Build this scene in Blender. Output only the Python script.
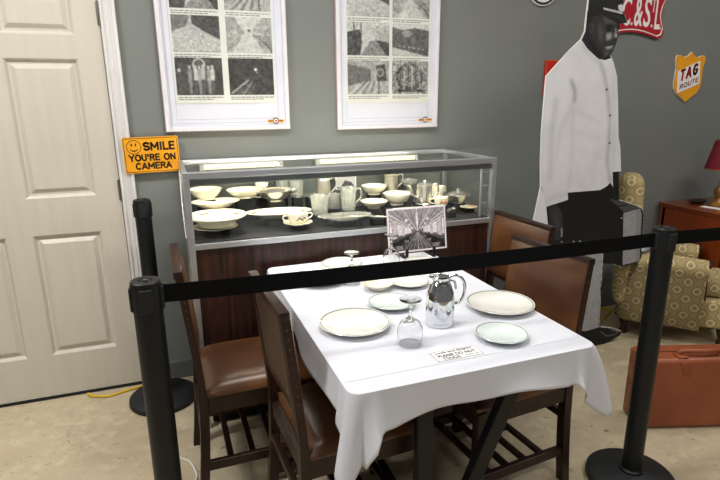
import bpy, bmesh, math, random
import numpy as np
from mathutils import Vector, Matrix
from mathutils.geometry import tessellate_polygon
random.seed(7); rng = np.random.default_rng(11)
for o in list(bpy.data.objects): bpy.data.objects.remove(o)
SC = bpy.context.scene
C = SC.collection
PI = math.pi

# ------------------------------------------------------------------ camera
CAM = Vector((.2336, -2.8773, 1.5)); YAW, PIT, ROLL, FPX = -.3426, .2591, -.0079, 534.1
_f = Vector((-math.sin(YAW)*math.cos(PIT), math.cos(YAW)*math.cos(PIT), -math.sin(PIT)))
_r = Vector((math.cos(YAW), math.sin(YAW), 0)); _u = _r.cross(_f)
_R = _r*math.cos(ROLL)+_u*math.sin(ROLL); _U = -_r*math.sin(ROLL)+_u*math.cos(ROLL)
cd = bpy.data.cameras.new('camera'); cam = bpy.data.objects.new('camera', cd); C.objects.link(cam)
m = Matrix(((_R.x, _U.x, -_f.x), (_R.y, _U.y, -_f.y), (_R.z, _U.z, -_f.z))).to_4x4(); m.translation = CAM
cam.matrix_world = m
cd.sensor_width = 36; cd.lens = FPX/720*36; cd.clip_start = .05; cd.clip_end = 60
SC.camera = cam
def at(u, v, x=None, y=None, z=None):
    """measured photo point -> place on a known plane"""
    d = _f+_R*((u-360)/FPX)-_U*((v-240)/FPX)
    t = (x-CAM.x)/d.x if x is not None else (y-CAM.y)/d.y if y is not None else (z-CAM.z)/d.z
    return CAM+d*t

# ------------------------------------------------------------------ world, light, exposure
w = bpy.data.worlds.new('World'); SC.world = w; w.use_nodes = True
w.node_tree.nodes['Background'].inputs[0].default_value = (1.0, .985, .96, 1)
w.node_tree.nodes['Background'].inputs[1].default_value = .13
SC.view_settings.view_transform = 'Standard'; SC.view_settings.look = 'None'
SC.view_settings.gamma = 1; SC.view_settings.use_curve_mapping = False
SC.view_settings.exposure = 0.0
LIGHTS = [  # x, y, power of each ceiling fixture (1.2 x 0.3 m)
    (-1.1, -1.3, 53), (.9, -1.3, 29), (1.9, -3.6, 20), (-.9, -3.8, 19), (3.6, -1.5, 19)]
CEIL = 3.05
for x, y, p in LIGHTS:
    ld = bpy.data.lights.new('fixture_light', 'AREA'); ld.shape = 'RECTANGLE'; ld.size = 1.2; ld.size_y = .3
    ld.energy = p; ld.color = (1, .99, .975)
    lo = bpy.data.objects.new('fixture_light', ld); C.objects.link(lo); lo.location = (x, y, CEIL-.075)

# ------------------------------------------------------------------ helpers
def lin(h):
    h = h.lstrip('#'); v = [int(h[i:i+2], 16)/255 for i in (0, 2, 4)]
    return tuple(c/12.92 if c <= .04045 else ((c+.055)/1.055)**2.4 for c in v)
def nd(nt, t, **k):
    n = nt.nodes.new(t)
    for a, b in k.items(): setattr(n, a, b)
    return n
def mat(name, c1, c2=None, rough=.5, metal=0, scale=8, stretch=(1, 1, 1), bump=0, bscale=None, detail=4, lo=.35, hi=.65, spec=.5, coat=0, emit=None, estr=0, bdist=.002):
    mt = bpy.data.materials.new(name); mt.use_nodes = True; nt = mt.node_tree; b = nt.nodes['Principled BSDF']
    b.inputs['Roughness'].default_value = rough; b.inputs['Metallic'].default_value = metal
    b.inputs['Specular IOR Level'].default_value = spec; b.inputs['Coat Weight'].default_value = coat
    a = lin(c1) if isinstance(c1, str) else c1; b2 = a if c2 is None else (lin(c2) if isinstance(c2, str) else c2)
    tc = nd(nt, 'ShaderNodeTexCoord'); mp = nd(nt, 'ShaderNodeMapping'); mp.inputs['Scale'].default_value = stretch
    nt.links.new(tc.outputs['Object'], mp.inputs[0])
    nz = nd(nt, 'ShaderNodeTexNoise'); nz.inputs['Scale'].default_value = scale; nz.inputs['Detail'].default_value = detail
    nt.links.new(mp.outputs[0], nz.inputs[0])
    cr = nd(nt, 'ShaderNodeValToRGB'); cr.color_ramp.elements[0].position = lo; cr.color_ramp.elements[1].position = hi
    cr.color_ramp.elements[0].color = (*a, 1); cr.color_ramp.elements[1].color = (*b2, 1)
    nt.links.new(nz.outputs[0], cr.inputs[0]); nt.links.new(cr.outputs[0], b.inputs['Base Color'])
    if bump:
        bp = nd(nt, 'ShaderNodeBump'); bp.inputs['Strength'].default_value = bump; bp.inputs['Distance'].default_value = bdist
        n2 = nd(nt, 'ShaderNodeTexNoise'); n2.inputs['Scale'].default_value = bscale or scale*4; n2.inputs['Detail'].default_value = 3
        nt.links.new(mp.outputs[0], n2.inputs[0]); nt.links.new(n2.outputs[0], bp.inputs['Height']); nt.links.new(bp.outputs[0], b.inputs['Normal'])
    if emit:
        b.inputs['Emission Color'].default_value = (*lin(emit), 1); b.inputs['Emission Strength'].default_value = estr
    return mt
def mix_layer(mt, c, scale, lo, hi, stretch=(1, 1, 1), detail=5, fac=1):
    """lay a second noise colour over the base colour"""
    nt = mt.node_tree; b = nt.nodes['Principled BSDF']; src = b.inputs['Base Color'].links[0].from_socket
    tc = nd(nt, 'ShaderNodeTexCoord'); mp = nd(nt, 'ShaderNodeMapping'); mp.inputs['Scale'].default_value = stretch; mp.inputs['Location'].default_value = (3.1, 1.7, 5.3)
    nt.links.new(tc.outputs['Object'], mp.inputs[0])
    nz = nd(nt, 'ShaderNodeTexNoise'); nz.inputs['Scale'].default_value = scale; nz.inputs['Detail'].default_value = detail
    nt.links.new(mp.outputs[0], nz.inputs[0])
    mr = nd(nt, 'ShaderNodeMapRange'); mr.inputs[1].default_value = lo; mr.inputs[2].default_value = hi; mr.inputs[4].default_value = fac
    nt.links.new(nz.outputs[0], mr.inputs[0])
    mx = nd(nt, 'ShaderNodeMixRGB'); nt.links.new(mr.outputs[0], mx.inputs[0]); nt.links.new(src, mx.inputs[1]); mx.inputs[2].default_value = (*lin(c), 1)
    nt.links.new(mx.outputs[0], b.inputs['Base Color'])
    return mt
def glass(name, tint=(1, 1, 1), refl=1.0, rough=.0, ior=1.45, base=.0):
    mt = bpy.data.materials.new(name); mt.use_nodes = True; nt = mt.node_tree; nt.nodes.clear()
    out = nd(nt, 'ShaderNodeOutputMaterial'); tr = nd(nt, 'ShaderNodeBsdfTransparent'); gl = nd(nt, 'ShaderNodeBsdfGlossy')
    tr.inputs[0].default_value = (*tint, 1); gl.inputs['Roughness'].default_value = rough
    fr = nd(nt, 'ShaderNodeLayerWeight'); fr.inputs[0].default_value = .5
    pw_ = nd(nt, 'ShaderNodeMath', operation='POWER'); pw_.inputs[1].default_value = 4.2; nt.links.new(fr.outputs['Facing'], pw_.inputs[0])
    mm = nd(nt, 'ShaderNodeMath', operation='MULTIPLY_ADD'); mm.inputs[1].default_value = refl; mm.inputs[2].default_value = base
    mx = nd(nt, 'ShaderNodeMixShader')
    nt.links.new(pw_.outputs[0], mm.inputs[0]); nt.links.new(mm.outputs[0], mx.inputs[0])
    nt.links.new(tr.outputs[0], mx.inputs[1]); nt.links.new(gl.outputs[0], mx.inputs[2]); nt.links.new(mx.outputs[0], out.inputs[0])
    return mt
def attr_mat(name, rough=.5, coat=0):
    mt = bpy.data.materials.new(name); mt.use_nodes = True; nt = mt.node_tree; b = nt.nodes['Principled BSDF']
    a = nd(nt, 'ShaderNodeVertexColor'); a.layer_name = 'print'; nt.links.new(a.outputs[0], b.inputs['Base Color'])
    b.inputs['Roughness'].default_value = rough; b.inputs['Coat Weight'].default_value = coat; b.inputs['Specular IOR Level'].default_value = .3
    return mt

def new(): return bmesh.new()
def obj(name, bm, m, parent=None, smooth=None, loc=None, rotz=0):
    """bmesh (or mesh) -> one linked mesh object"""
    if isinstance(bm, bpy.types.Mesh): me = bm
    else:
        bmesh.ops.recalc_face_normals(bm, faces=bm.faces[:]); me = bpy.data.meshes.new(name); bm.to_mesh(me); bm.free()
        if smooth is not None:
            for p in me.polygons: p.use_smooth = True
            me.set_sharp_from_angle(angle=math.radians(smooth))
    o = bpy.data.objects.new(name, me); C.objects.link(o)
    if m is not None:
        me.materials.clear(); me.materials.append(m)
    if parent: o.parent = parent
    if loc is not None: o.location = loc
    o.rotation_euler.z = rotz
    return o
def thing(name, label, cat, loc=(0, 0, 0), rotz=0, group=None):
    o = bpy.data.objects.new(name, None); C.objects.link(o); o.location = loc; o.rotation_euler = (0, 0, rotz); o.empty_display_size = .05
    o['label'] = label; o['category'] = cat
    if group: o['group'] = group
    return o
def tag(o, label, cat, group=None):
    o['label'] = label; o['category'] = cat
    if group: o['group'] = group
    return o
def struct(o): o['kind'] = 'structure'; return o
def dup(root, loc, rotz, label=None):
    r = root.copy(); C.objects.link(r); r.location = loc; r.rotation_euler = (0, 0, rotz)
    if label: r['label'] = label
    for ch in list(root.children):
        c = ch.copy(); C.objects.link(c); c.parent = r
        for g in list(ch.children):
            d = g.copy(); C.objects.link(d); d.parent = c
    return r
def box(bm, x0, x1, y0, y1, z0, z1, bev=0, M=None):
    r = bmesh.ops.create_cube(bm, size=1); vs = r['verts']
    for v in vs: v.co = Vector(((x0+x1)/2+v.co.x*(x1-x0), (y0+y1)/2+v.co.y*(y1-y0), (z0+z1)/2+v.co.z*(z1-z0)))
    if M: bmesh.ops.transform(bm, matrix=M, verts=vs)
    if bev:
        es = list({e for v in vs for e in v.link_edges})
        bmesh.ops.bevel(bm, geom=es, offset=bev, segments=2, profile=.5, affect='EDGES')
    return bm
def bx(x0, x1, y0, y1, z0, z1, bev=0): return box(new(), x0, x1, y0, y1, z0, z1, bev)
def bar(bm, a, b, w, h, bev=0, up=(0, 0, 1)):
    """square bar from a to b, w across, h along up"""
    a, b = Vector(a), Vector(b); d = (b-a); L = d.length; d.normalize(); s = d.cross(Vector(up)).normalized(); u = s.cross(d)
    M = Matrix(((d.x, s.x, u.x, a.x), (d.y, s.y, u.y, a.y), (d.z, s.z, u.z, a.z), (0, 0, 0, 1)))
    return box(bm, 0, L, -w/2, w/2, -h/2, h/2, bev, M)
def lathe(bm, prof, seg=32, sx=1, sy=1, cx=0, cy=0, cz=0, closed=False):
    rings = []
    for r, z in prof:
        if r < 1e-6: rings.append([bm.verts.new((cx, cy, cz+z))])
        else: rings.append([bm.verts.new((cx+r*sx*math.cos(2*PI*i/seg), cy+r*sy*math.sin(2*PI*i/seg), cz+z)) for i in range(seg)])
    for A, B in zip(rings, rings[1:]):
        if len(A) == 1 and len(B) == 1: continue
        for i in range(seg):
            j = (i+1) % seg
            if len(A) == 1: bm.faces.new((A[0], B[j], B[i]))
            elif len(B) == 1: bm.faces.new((A[i], A[j], B[0]))
            else: bm.faces.new((A[i], A[j], B[j], B[i]))
    return bm
def tube(bm, pts, r, seg=8, cap=True, rad=None):
    pts = [Vector(p) for p in pts]; rings = []; n = None
    for i, p in enumerate(pts):
        t = (pts[min(i+1, len(pts)-1)]-pts[max(i-1, 0)]).normalized()
        if n is None: n = t.orthogonal().normalized()
        n = (n-t*n.dot(t)).normalized(); b = t.cross(n); rr = rad[i] if rad else r
        rings.append([bm.verts.new(p+(n*math.cos(2*PI*k/seg)+b*math.sin(2*PI*k/seg))*rr) for k in range(seg)])
    for A, B in zip(rings, rings[1:]):
        for k in range(seg): bm.faces.new((A[k], A[(k+1) % seg], B[(k+1) % seg], B[k]))
    if cap: bm.faces.new(rings[0][::-1]); bm.faces.new(rings[-1])
    return bm
def smoothpts(P, n=8):
    P = [Vector(p) for p in P]; out = []
    for i in range(len(P)-1):
        p0, p1, p2, p3 = P[max(i-1, 0)], P[i], P[i+1], P[min(i+2, len(P)-1)]
        for k in range(n):
            t = k/n
            out.append(.5*((2*p1)+(p2-p0)*t+(2*p0-5*p1+4*p2-p3)*t*t+(3*p1-p0-3*p2+p3)*t**3))
    out.append(P[-1]); return out
def prism(bm, poly, y0, y1):
    """outline in x,z between two y"""
    A = [bm.verts.new((p[0], y0, p[1])) for p in poly]; B = [bm.verts.new((p[0], y1, p[1])) for p in poly]
    if len(poly) > 14:
        for tr in tessellate_polygon([[Vector((p[0], p[1], 0)) for p in poly]]): bm.faces.new([A[k] for k in tr]); bm.faces.new([B[k] for k in tr][::-1])
    else: bm.faces.new(A); bm.faces.new(B[::-1])
    for i in range(len(poly)):
        j = (i+1) % len(poly); bm.faces.new((A[i], A[j], B[j], B[i]))
    return bm
def ring_prism(bm, outer, inner, y0, y1):
    n = len(outer)
    V = [[bm.verts.new((p[0], y, p[1])) for p in P] for P in (outer, inner) for y in (y0, y1)]
    o0, o1, i0, i1 = V
    for k in range(n):
        j = (k+1) % n
        for q in ((o0[k], o0[j], o1[j], o1[k]), (i0[k], i0[j], i1[j], i1[k]), (o0[k], o0[j], i0[j], i0[k]), (o1[k], o1[j], i1[j], i1[k])): bm.faces.new(q)
    return bm
def text_obj(s, x0, x1, z0, z1, y, m, parent, name='lettering', bold=.0, ext=.0006, shear=None, flat=False, sp=1.0):
    """lettering fitted into a rectangle; upright in x,z at depth y, or lying in x,y when flat"""
    cu = bpy.data.curves.new('txt', 'FONT'); cu.body = s; cu.size = 1; cu.space_character = sp; cu.offset = bold; cu.extrude = .01; cu.resolution_u = 3
    t = bpy.data.objects.new('txt', cu); C.objects.link(t)
    dg = bpy.context.evaluated_depsgraph_get(); me = bpy.data.meshes.new_from_object(t.evaluated_get(dg)); me.name = name
    bpy.data.objects.remove(t); bpy.data.curves.remove(cu)
    co = np.array([v.co[:] for v in me.vertices]); mn, mx = co.min(0), co.max(0); n = (co-mn)/np.maximum(mx-mn, 1e-9)
    X = x0+n[:, 0]*(x1-x0); Z = z0+n[:, 1]*(z1-z0); D = (n[:, 2]-.5)*2*ext
    if shear: Z = Z+shear*(X-x0)
    for i, v in enumerate(me.vertices):
        v.co = (X[i], Z[i], y+ext+D[i]) if flat else (X[i], y-ext-D[i], Z[i])
    return obj(name, me, m, parent)
def _arc(cx, cy, rx, ry, a0, a1, n=12): return [(cx+rx*math.cos(math.radians(a0+(a1-a0)*k/n)), cy+ry*math.sin(math.radians(a0+(a1-a0)*k/n))) for k in range(n+1)]
GLY = {'S': (.8, [_arc(.5, .74, .42, .26, 25, 270)+_arc(.5, .26, .42, .26, 90, -155)]), 'M': (1.05, [[(.06, 0), (.06, 1), (.5, .3), (.94, 1), (.94, 0)]]), 'I': (.25, [[(.5, 0), (.5, 1)]]),
       'L': (.65, [[(.1, 1), (.1, 0), (.95, 0)]]), 'E': (.7, [[(.95, 1), (.1, 1), (.1, 0), (.95, 0)], [(.1, .52), (.85, .52)]]), 'Y': (.85, [[(.03, 1), (.5, .45), (.97, 1)], [(.5, .45), (.5, 0)]]),
       'O': (.95, [_arc(.5, .5, .45, .5, 0, 360, 22)]), 'U': (.8, [[(.08, 1), (.08, .35)]+_arc(.5, .35, .42, .35, 180, 360)+[(.92, 1)]]), "'": (.2, [[(.5, 1), (.5, .72)]]),
       'R': (.8, [[(.1, 0), (.1, 1), (.55, 1)]+_arc(.55, .76, .36, .24, 90, -90, 8)+[(.1, .52)], [(.52, .52), (.95, 0)]]), 'N': (.85, [[(.08, 0), (.08, 1), (.92, 0), (.92, 1)]]),
       'C': (.85, [_arc(.53, .5, .45, .5, 50, 310, 16)]), 'A': (.9, [[(.03, 0), (.5, 1), (.97, 0)], [(.2, .3), (.8, .3)]]), ' ': (.45, []), 'T': (.75, [[(.5, 0), (.5, 1)], [(.02, 1), (.98, 1)]]), 'G': (.85, [_arc(.53, .5, .45, .5, 50, 330, 16)+[(.95, .46), (.6, .46)]])}
def stroke_text(s, x0, x1, z0, z1, y, m, parent, wd, name='lettering', gap=.22, shear=0):
    """block lettering drawn with a broad even stroke"""
    tot = sum(GLY[c][0] for c in s)+gap*(len(s)-1); k = (x1-x0-wd)/tot; X = x0+wd/2; b = new(); H = z1-z0-wd
    def quad(P): prism(b, P, y-.0008, y)
    for c in s:
        w_, st_ = GLY[c]
        for line in st_:
            pts = [(X+px*w_*k, z0+wd/2+pz*H+shear*(X+px*w_*k-x0)) for px, pz in line]
            for i, (a, c2) in enumerate(zip(pts, pts[1:])):
                dx, dz = c2[0]-a[0], c2[1]-a[1]; L = math.hypot(dx, dz) or 1; dx, dz = dx/L*wd/2, dz/L*wd/2
                e0 = .9 if i == 0 else .55; e1 = .9 if i == len(pts)-2 else .55
                a2 = (a[0]-dx*e0, a[1]-dz*e0); b2 = (c2[0]+dx*e1, c2[1]+dz*e1)
                quad([(a2[0]+dz, a2[1]-dx), (b2[0]+dz, b2[1]-dx), (b2[0]-dz, b2[1]+dx), (a2[0]-dz, a2[1]+dx)])
        X += (w_+gap)*k
    o = obj(name, b, m, parent); return o
def box_uv(bm):
    uv = bm.loops.layers.uv.new('UVMap'); bm.normal_update()
    for f in bm.faces:
        n = f.normal; a = max(range(3), key=lambda i: abs(n[i]))
        for l in f.loops:
            c = l.vert.co; l[uv].uv = (c.y, c.z) if a == 0 else (c.x, c.z) if a == 1 else (c.x, c.y)

# ---- flat prints: small grey pictures painted into a grid of faces
def vnoise(h, w, s, seed):
    r = np.random.default_rng(seed); gh, gw = int(h/s)+3, int(w/s)+3; g = r.random((gh, gw))
    y = np.arange(h)/s; x = np.arange(w)/s; yi = y.astype(int); xi = x.astype(int); fy = (y-yi)[:, None]; fx = (x-xi)[None]
    a = g[yi][:, xi]; b = g[yi][:, xi+1]; c = g[yi+1][:, xi]; d = g[yi+1][:, xi+1]
    return a*(1-fy)*(1-fx)+b*(1-fy)*fx+c*fy*(1-fx)+d*fy*fx
def inpoly(h, w, poly):
    """poly in 0..1 coordinates (x right, y down)"""
    yy, xx = np.mgrid[0:h, 0:w]; xx = (xx+.5)/w; yy = (yy+.5)/h; ins = np.zeros((h, w), bool); n = len(poly)
    for i in range(n):
        x1, y1 = poly[i]; x2, y2 = poly[(i+1) % n]
        if y1 == y2: continue
        c = ((y1 > yy) != (y2 > yy)) & (xx < (x2-x1)*(yy-y1)/(y2-y1)+x1); ins ^= c
    return ins
def pline(im, pts, wd, v):
    h, w = im.shape[:2]; yy, xx = np.mgrid[0:h, 0:w]; xx = (xx+.5)/w; yy = (yy+.5)/h*1.0
    asp = h/w
    for (x1, y1), (x2, y2) in zip(pts, pts[1:]):
        dx, dy = x2-x1, (y2-y1)*asp; L = dx*dx+dy*dy+1e-12; t = np.clip(((xx-x1)*dx+(yy-y1)*asp*dy)/L, 0, 1)
        d = np.hypot(xx-x1-t*dx, (yy-y1)*asp-t*dy); im[d < wd] = v
def fill(im, poly, v): im[inpoly(*im.shape[:2], poly)] = v
def disc(im, x, y, r, v, ry=None):
    h, w = im.shape[:2]; yy, xx = np.mgrid[0:h, 0:w]; im[(((xx+.5)/w-x)/r)**2+(((yy+.5)/h-y)/(ry or r))**2 < 1] = v
def grid_print(name, img, place, m, parent, keep=None, smooth=False):
    """img: (h,w,3) display-referred 0..1; place(u,v) -> xyz with u,v in 0..1 (v down)"""
    h, w = img.shape[:2]
    U, V = np.meshgrid(np.arange(w+1)/w, np.arange(h+1)/h); co = place(U.ravel(), V.ravel())
    i = np.arange(h)[:, None]*(w+1)+np.arange(w)[None]; q = np.stack([i, i+w+1, i+w+2, i+1], -1).reshape(-1, 4)
    colr = img.reshape(-1, 3)
    if keep is not None: k = keep.ravel(); q = q[k]; colr = colr[k]
    used, inv = np.unique(q, return_inverse=True); q = inv.reshape(-1, 4); co = co[used]
    me = bpy.data.meshes.new(name); me.vertices.add(len(co)); me.vertices.foreach_set('co', co.astype(np.float32).ravel())
    me.loops.add(q.size); me.loops.foreach_set('vertex_index', q.astype(np.int32).ravel())
    me.polygons.add(len(q)); me.polygons.foreach_set('loop_start', np.arange(0, q.size, 4, dtype=np.int32))
    me.update(calc_edges=True)
    L = np.where(colr <= .04045, colr/12.92, ((colr+.055)/1.055)**2.4)
    at_ = me.color_attributes.new('print', 'FLOAT_COLOR', 'CORNER')
    buf = np.ones((q.size, 4), np.float32); buf[:, :3] = np.repeat(L, 4, 0); at_.data.foreach_set('color', buf.ravel())
    return obj(name, me, m, parent)

# ------------------------------------------------------------------ materials
M = {}
M['wall'] = mix_layer(mat('wall_paint', '#787c79', '#747875', .55, spec=.3, scale=1.3, bump=.15, bscale=180, bdist=.0008), '#7d7c76', 2.6, .45, .75, fac=.5)
fl = mat('concrete', '#b0a288', '#c4b699', .5, scale=7, bump=.3, bscale=90, detail=10, lo=.25, hi=.75, bdist=.001)
mix_layer(fl, '#94866f', 1.3, .5, .75, detail=9, fac=.6); mix_layer(fl, '#cfc1a2', 16, .52, .7, detail=8, fac=.55); mix_layer(fl, '#8a7a60', 38, .6, .72, detail=6, fac=.45); mix_layer(fl, '#5d5345', 26, .7, .74, detail=2, fac=.7); mix_layer(fl, '#b98f5c', 2.1, .58, .8, detail=5, fac=.4)
M['floor'] = fl
M['ceiling'] = mat('ceiling_paint', '#d8d8d4', '#d0d0cc', .9)
M['door'] = mat('door_paint', '#c9c3b6', '#c5bfb1', .42, scale=3, stretch=(9, 1, .6), bump=.35, bscale=9, bdist=.0014)
M['trim'] = mat('white_trim', '#dcdad9', '#d3d0d0', .4, scale=5, stretch=(3, 3, .5), bump=.1, bscale=40)
M['base'] = mat('baseboard_vinyl', '#6d716e', '#626663', .5)
M['steel'] = mat('hinge_steel', '#a9a59c', '#8d897f', .35, 1)
M['alu'] = mat('aluminium', '#d3d6dc', '#c6c9cf', .34, .85, scale=4, stretch=(.2, 4, 4), bump=.05, bscale=60)
M['alu2'] = mat('dark_aluminium', '#85888b', '#7a7d80', .4, .85)
rw = mat('rosewood_laminate', '#241310', '#46261a', .36, scale=16, stretch=(2.2, 2.2, .16), detail=5, lo=.36, hi=.66)
mix_layer(rw, '#170c0b', 30, .52, .66, (2.4, 2.4, .1), fac=.85); mix_layer(rw, '#61371f', 45, .63, .74, (2, 2, .08), fac=.6)
M['rose'] = rw
M['grey'] = mat('grey_felt', '#4d4f4c', '#555754', .95, scale=60)
M['black'] = mat('black_felt', '#16171a', '#1d1e21', .95, scale=60)
M['blackp'] = mat('black_powder_coat', '#111315', '#151719', .42, spec=.3, scale=90, bump=.08, bscale=400)
M['rubber'] = mat('black_rubber', '#17191b', '#1e2022', .6, spec=.35, scale=14, bump=.1)
M['web'] = mat('black_webbing', '#07080a', '#0b0c0f', .85, spec=.15, scale=300, stretch=(1, 1, 3), bump=.3, bscale=500)
M['silver'] = mat('silver_plate', '#e2e0d8', '#d3d0c6', .2, .9, scale=12)
M['pewter'] = mat('brushed_silver', '#cfccc0', '#bcb8a8', .3, .85, scale=14)
M['chrome'] = mat('chrome', '#e3e5e8', '#dcdee2', .06, 1, scale=6)
M['china'] = mat('ivory_china', '#f1ecd6', '#ece6cd', .15, scale=6, coat=.5)
M['chinaw'] = mat('white_china', '#e6e5df', '#e0dfd8', .15, scale=6, coat=.5)
M['chinag'] = mat('pale_green_china', '#d9e4e0', '#d3dfdb', .15, scale=6, coat=.5)
M['rim'] = mat('grey_green_band', '#7b817b', '#6c736d', .25)
M['flower'] = mat('orange_flower_print', '#cf7a3a', '#b8572c', .3, scale=60)
M['flowerb'] = mat('dark_floral_print', '#4c4238', '#7a4630', .3, scale=80)
M['pane'] = glass('showcase_glass', (.985, .995, .99), .5, base=.02)
M['pglass'] = glass('acrylic_cover', (1, 1, 1), .5, .02, base=.02)
def clear(name, c, rough=0., trans=1., ior=1.48):
    mt = mat(name, c, c, rough); p = mt.node_tree.nodes['Principled BSDF']; p.inputs['Transmission Weight'].default_value = trans; p.inputs['IOR'].default_value = ior; return mt
M['vessel'] = clear('clear_glass', '#fbfcfc')
M['crystal'] = clear('cut_crystal', '#f6f8f0', .06, .8, 1.55)
M['wood'] = mat('dark_walnut', '#1f100b', '#301a11', .38, spec=.35, scale=10, stretch=(3, 3, .5), bump=.08, lo=.3, hi=.7)
lt = mat('brown_leather', '#432717', '#57361f', .34, scale=5, bump=.3, bscale=160, detail=6, bdist=.0008); mix_layer(lt, '#85592f', 4.5, .5, .75, fac=.6)
M['leather'] = lt
M['leatherb'] = mat('dull_brown_leather', '#3f2a20', '#4a3327', .45, scale=6, bump=.25, bscale=180, bdist=.0008)
M['brass'] = mat('brass_nail', '#a9894f', '#8f7240', .3, 1); M['nail'] = mat('antique_nail', '#7a5a3c', '#5e432c', .35, .9)
M['cloth'] = mat('white_tablecloth', '#d0d2da', '#cbcdd6', .85, scale=3, bump=.12, bscale=420, bdist=.0006)
M['tan'] = mix_layer(mat('tan_suitcase_leather', '#8a4727', '#9a5230', .42, scale=5, bump=.25, bscale=120, detail=6, bdist=.0008), '#6f3519', 3, .5, .75, fac=.6)
M['tanedge'] = mat('suitcase_edge_leather', '#7c3f20', '#a3663c', .5, scale=26, bump=.2)
M['cherry'] = mat('cherry_veneer', '#8a3d15', '#74300f', .3, scale=6, stretch=(1, 1, .25), lo=.3, hi=.7, coat=.3)
M['cherryt'] = mat('cherry_top', '#7c3a1c', '#6a2e14', .28, scale=6, stretch=(2, .3, 1), coat=.4)
M['yellow'] = mat('yellow_cord_jacket', '#d9b012', '#cda40c', .45)
M['whitec'] = mat('white_cord_jacket', '#dddcd6', '#d2d1cb', .5)
M['signy'] = mat('yellow_sign_enamel', '#eda51f', '#e69c1a', .4)
M['ink'] = mat('black_ink', '#18150f', '#1c1914', .5)
M['red'] = mat('red_enamel', '#b3182c', '#a81428', .3, coat=.3)
M['redb'] = mat('bright_red_enamel', '#c3231f', '#b91c19', .35)
M['white'] = mat('white_enamel', '#eceae6', '#e6e4e0', .35)
M['tagy'] = mat('amber_enamel', '#eaa312', '#e49a0d', .35, coat=.3)
M['crim'] = mat('crimson_ink', '#a3142c', '#96102a', .4)
M['foam'] = mat('foam_board', '#e8e8e6', '#e2e2e0', .7)
M['frame'] = mat('pale_frame', '#dfdde3', '#d3d0d8', .32, scale=40, stretch=(4, 4, .4), bump=.2, bscale=90)
M['framee'] = mat('frame_edge', '#b9a2a3', '#a89294', .45)
M['matb'] = mat('lavender_mat_board', '#dadbe6', '#d4d5e1', .8)
M['paper'] = mat('newsprint', '#dcded8', '#d4d6cf', .85)
M['card'] = mat('white_card', '#eeedec', '#e8e7e6', .7)
M['print'] = attr_mat('photo_print', .35); M['printm'] = attr_mat('standee_print', .55)
M['shade'] = mat('burgundy_shade', '#7c1128', '#6c0d22', .8, scale=30, stretch=(4, 4, .3))
M['bronze'] = mat('gilt_resin', '#a87a3d', '#805523', .4, .4, scale=18)
M['dish'] = mat('dark_carved_dish', '#2d2623', '#4a3b33', .4, scale=30, bump=.4)
M['housing'] = mat('lamp_housing', '#d9d7cd', '#cfcdc3', .5)
M['tubeon'] = mat('lit_tube', '#fff6df', None, .5, emit='#f6e7b8', estr=1.7)
M['tubef'] = mat('bright_tube', '#fffaf0', None, .5, emit='#fff6e2', estr=60)
M['diff'] = mat('lit_diffuser', '#ffffff', None, .5, emit='#fff7ea', estr=6)
M['tag'] = mat('clear_bag', '#b9c3c9', '#8f9aa2', .15, scale=30)
# upholstery: rows of medallions in a diamond lattice
def upholstery():
    mt = bpy.data.materials.new('medallion_upholstery'); mt.use_nodes = True; nt = mt.node_tree; b = nt.nodes['Principled BSDF']; b.inputs['Roughness'].default_value = .8
    uv = nd(nt, 'ShaderNodeUVMap'); uv.uv_map = 'UVMap'; sp = nd(nt, 'ShaderNodeSeparateXYZ'); nt.links.new(uv.outputs[0], sp.inputs[0])
    def mth(op, a, bb=None, c=None):
        n = nd(nt, 'ShaderNodeMath', operation=op)
        for i, s in enumerate((a, bb, c)):
            if s is None: continue
            if isinstance(s, (int, float)): n.inputs[i].default_value = s
            else: nt.links.new(s, n.inputs[i])
        return n.outputs[0]
    u = mth('MULTIPLY', sp.outputs[0], 1/.105); v = mth('MULTIPLY', sp.outputs[1], 1/.105)
    a = mth('SUBTRACT', mth('FRACT', mth('ADD', u, v)), .5); c = mth('SUBTRACT', mth('FRACT', mth('SUBTRACT', u, v)), .5)
    d = mth('POWER', mth('ADD', mth('POWER', mth('ABSOLUTE', a), 2.8), mth('POWER', mth('ABSOLUTE', c), 2.8)), 1/2.8)
    cr = nd(nt, 'ShaderNodeValToRGB'); nt.links.new(d, cr.inputs[0]); e = cr.color_ramp.elements; cr.color_ramp.interpolation = 'LINEAR'
    e[0].position = 0; e[0].color = (*lin('#9a8763'), 1); e[1].position = 1; e[1].color = (*lin('#9d8a5f'), 1)
    for p, h in ((.15, '#98865f'), (.19, '#cdbf95'), (.275, '#c9bb90'), (.31, '#a08d62'), (.44, '#9b885c'), (.47, '#ad9c70')):
        q = e.new(p); q.color = (*lin(h), 1)
    nz = nd(nt, 'ShaderNodeTexNoise'); nz.inputs['Scale'].default_value = 160; bp = nd(nt, 'ShaderNodeBump'); bp.inputs['Strength'].default_value = .3; bp.inputs['Distance'].default_value = .001
    nt.links.new(nz.outputs[0], bp.inputs['Height']); nt.links.new(bp.outputs[0], b.inputs['Normal']); nt.links.new(cr.outputs[0], b.inputs['Base Color'])
    return mt
M['uph'] = upholstery()

# ------------------------------------------------------------------ room shell
XL, XR, YF = -3.0, 5.6, -6.2
struct(obj('floor', bx(XL, XR, YF, .12, -.1, 0), M['floor']))
struct(obj('ceiling', bx(XL, XR, YF, .12, CEIL, CEIL+.1), M['ceiling']))
DW, DH = .938, 2.06
wb = new(); box(wb, XL, -DW-.045, 0, .12, 0, CEIL); box(wb, .012, XR, 0, .12, 0, CEIL); box(wb, -DW-.045, .012, 0, .12, DH+.03, CEIL)
struct(obj('wall_back', wb, M['wall']))
struct(obj('baseboard_back', bx(.07, XR, -.012, 0, 0, .105, .003), M['base']))
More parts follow.
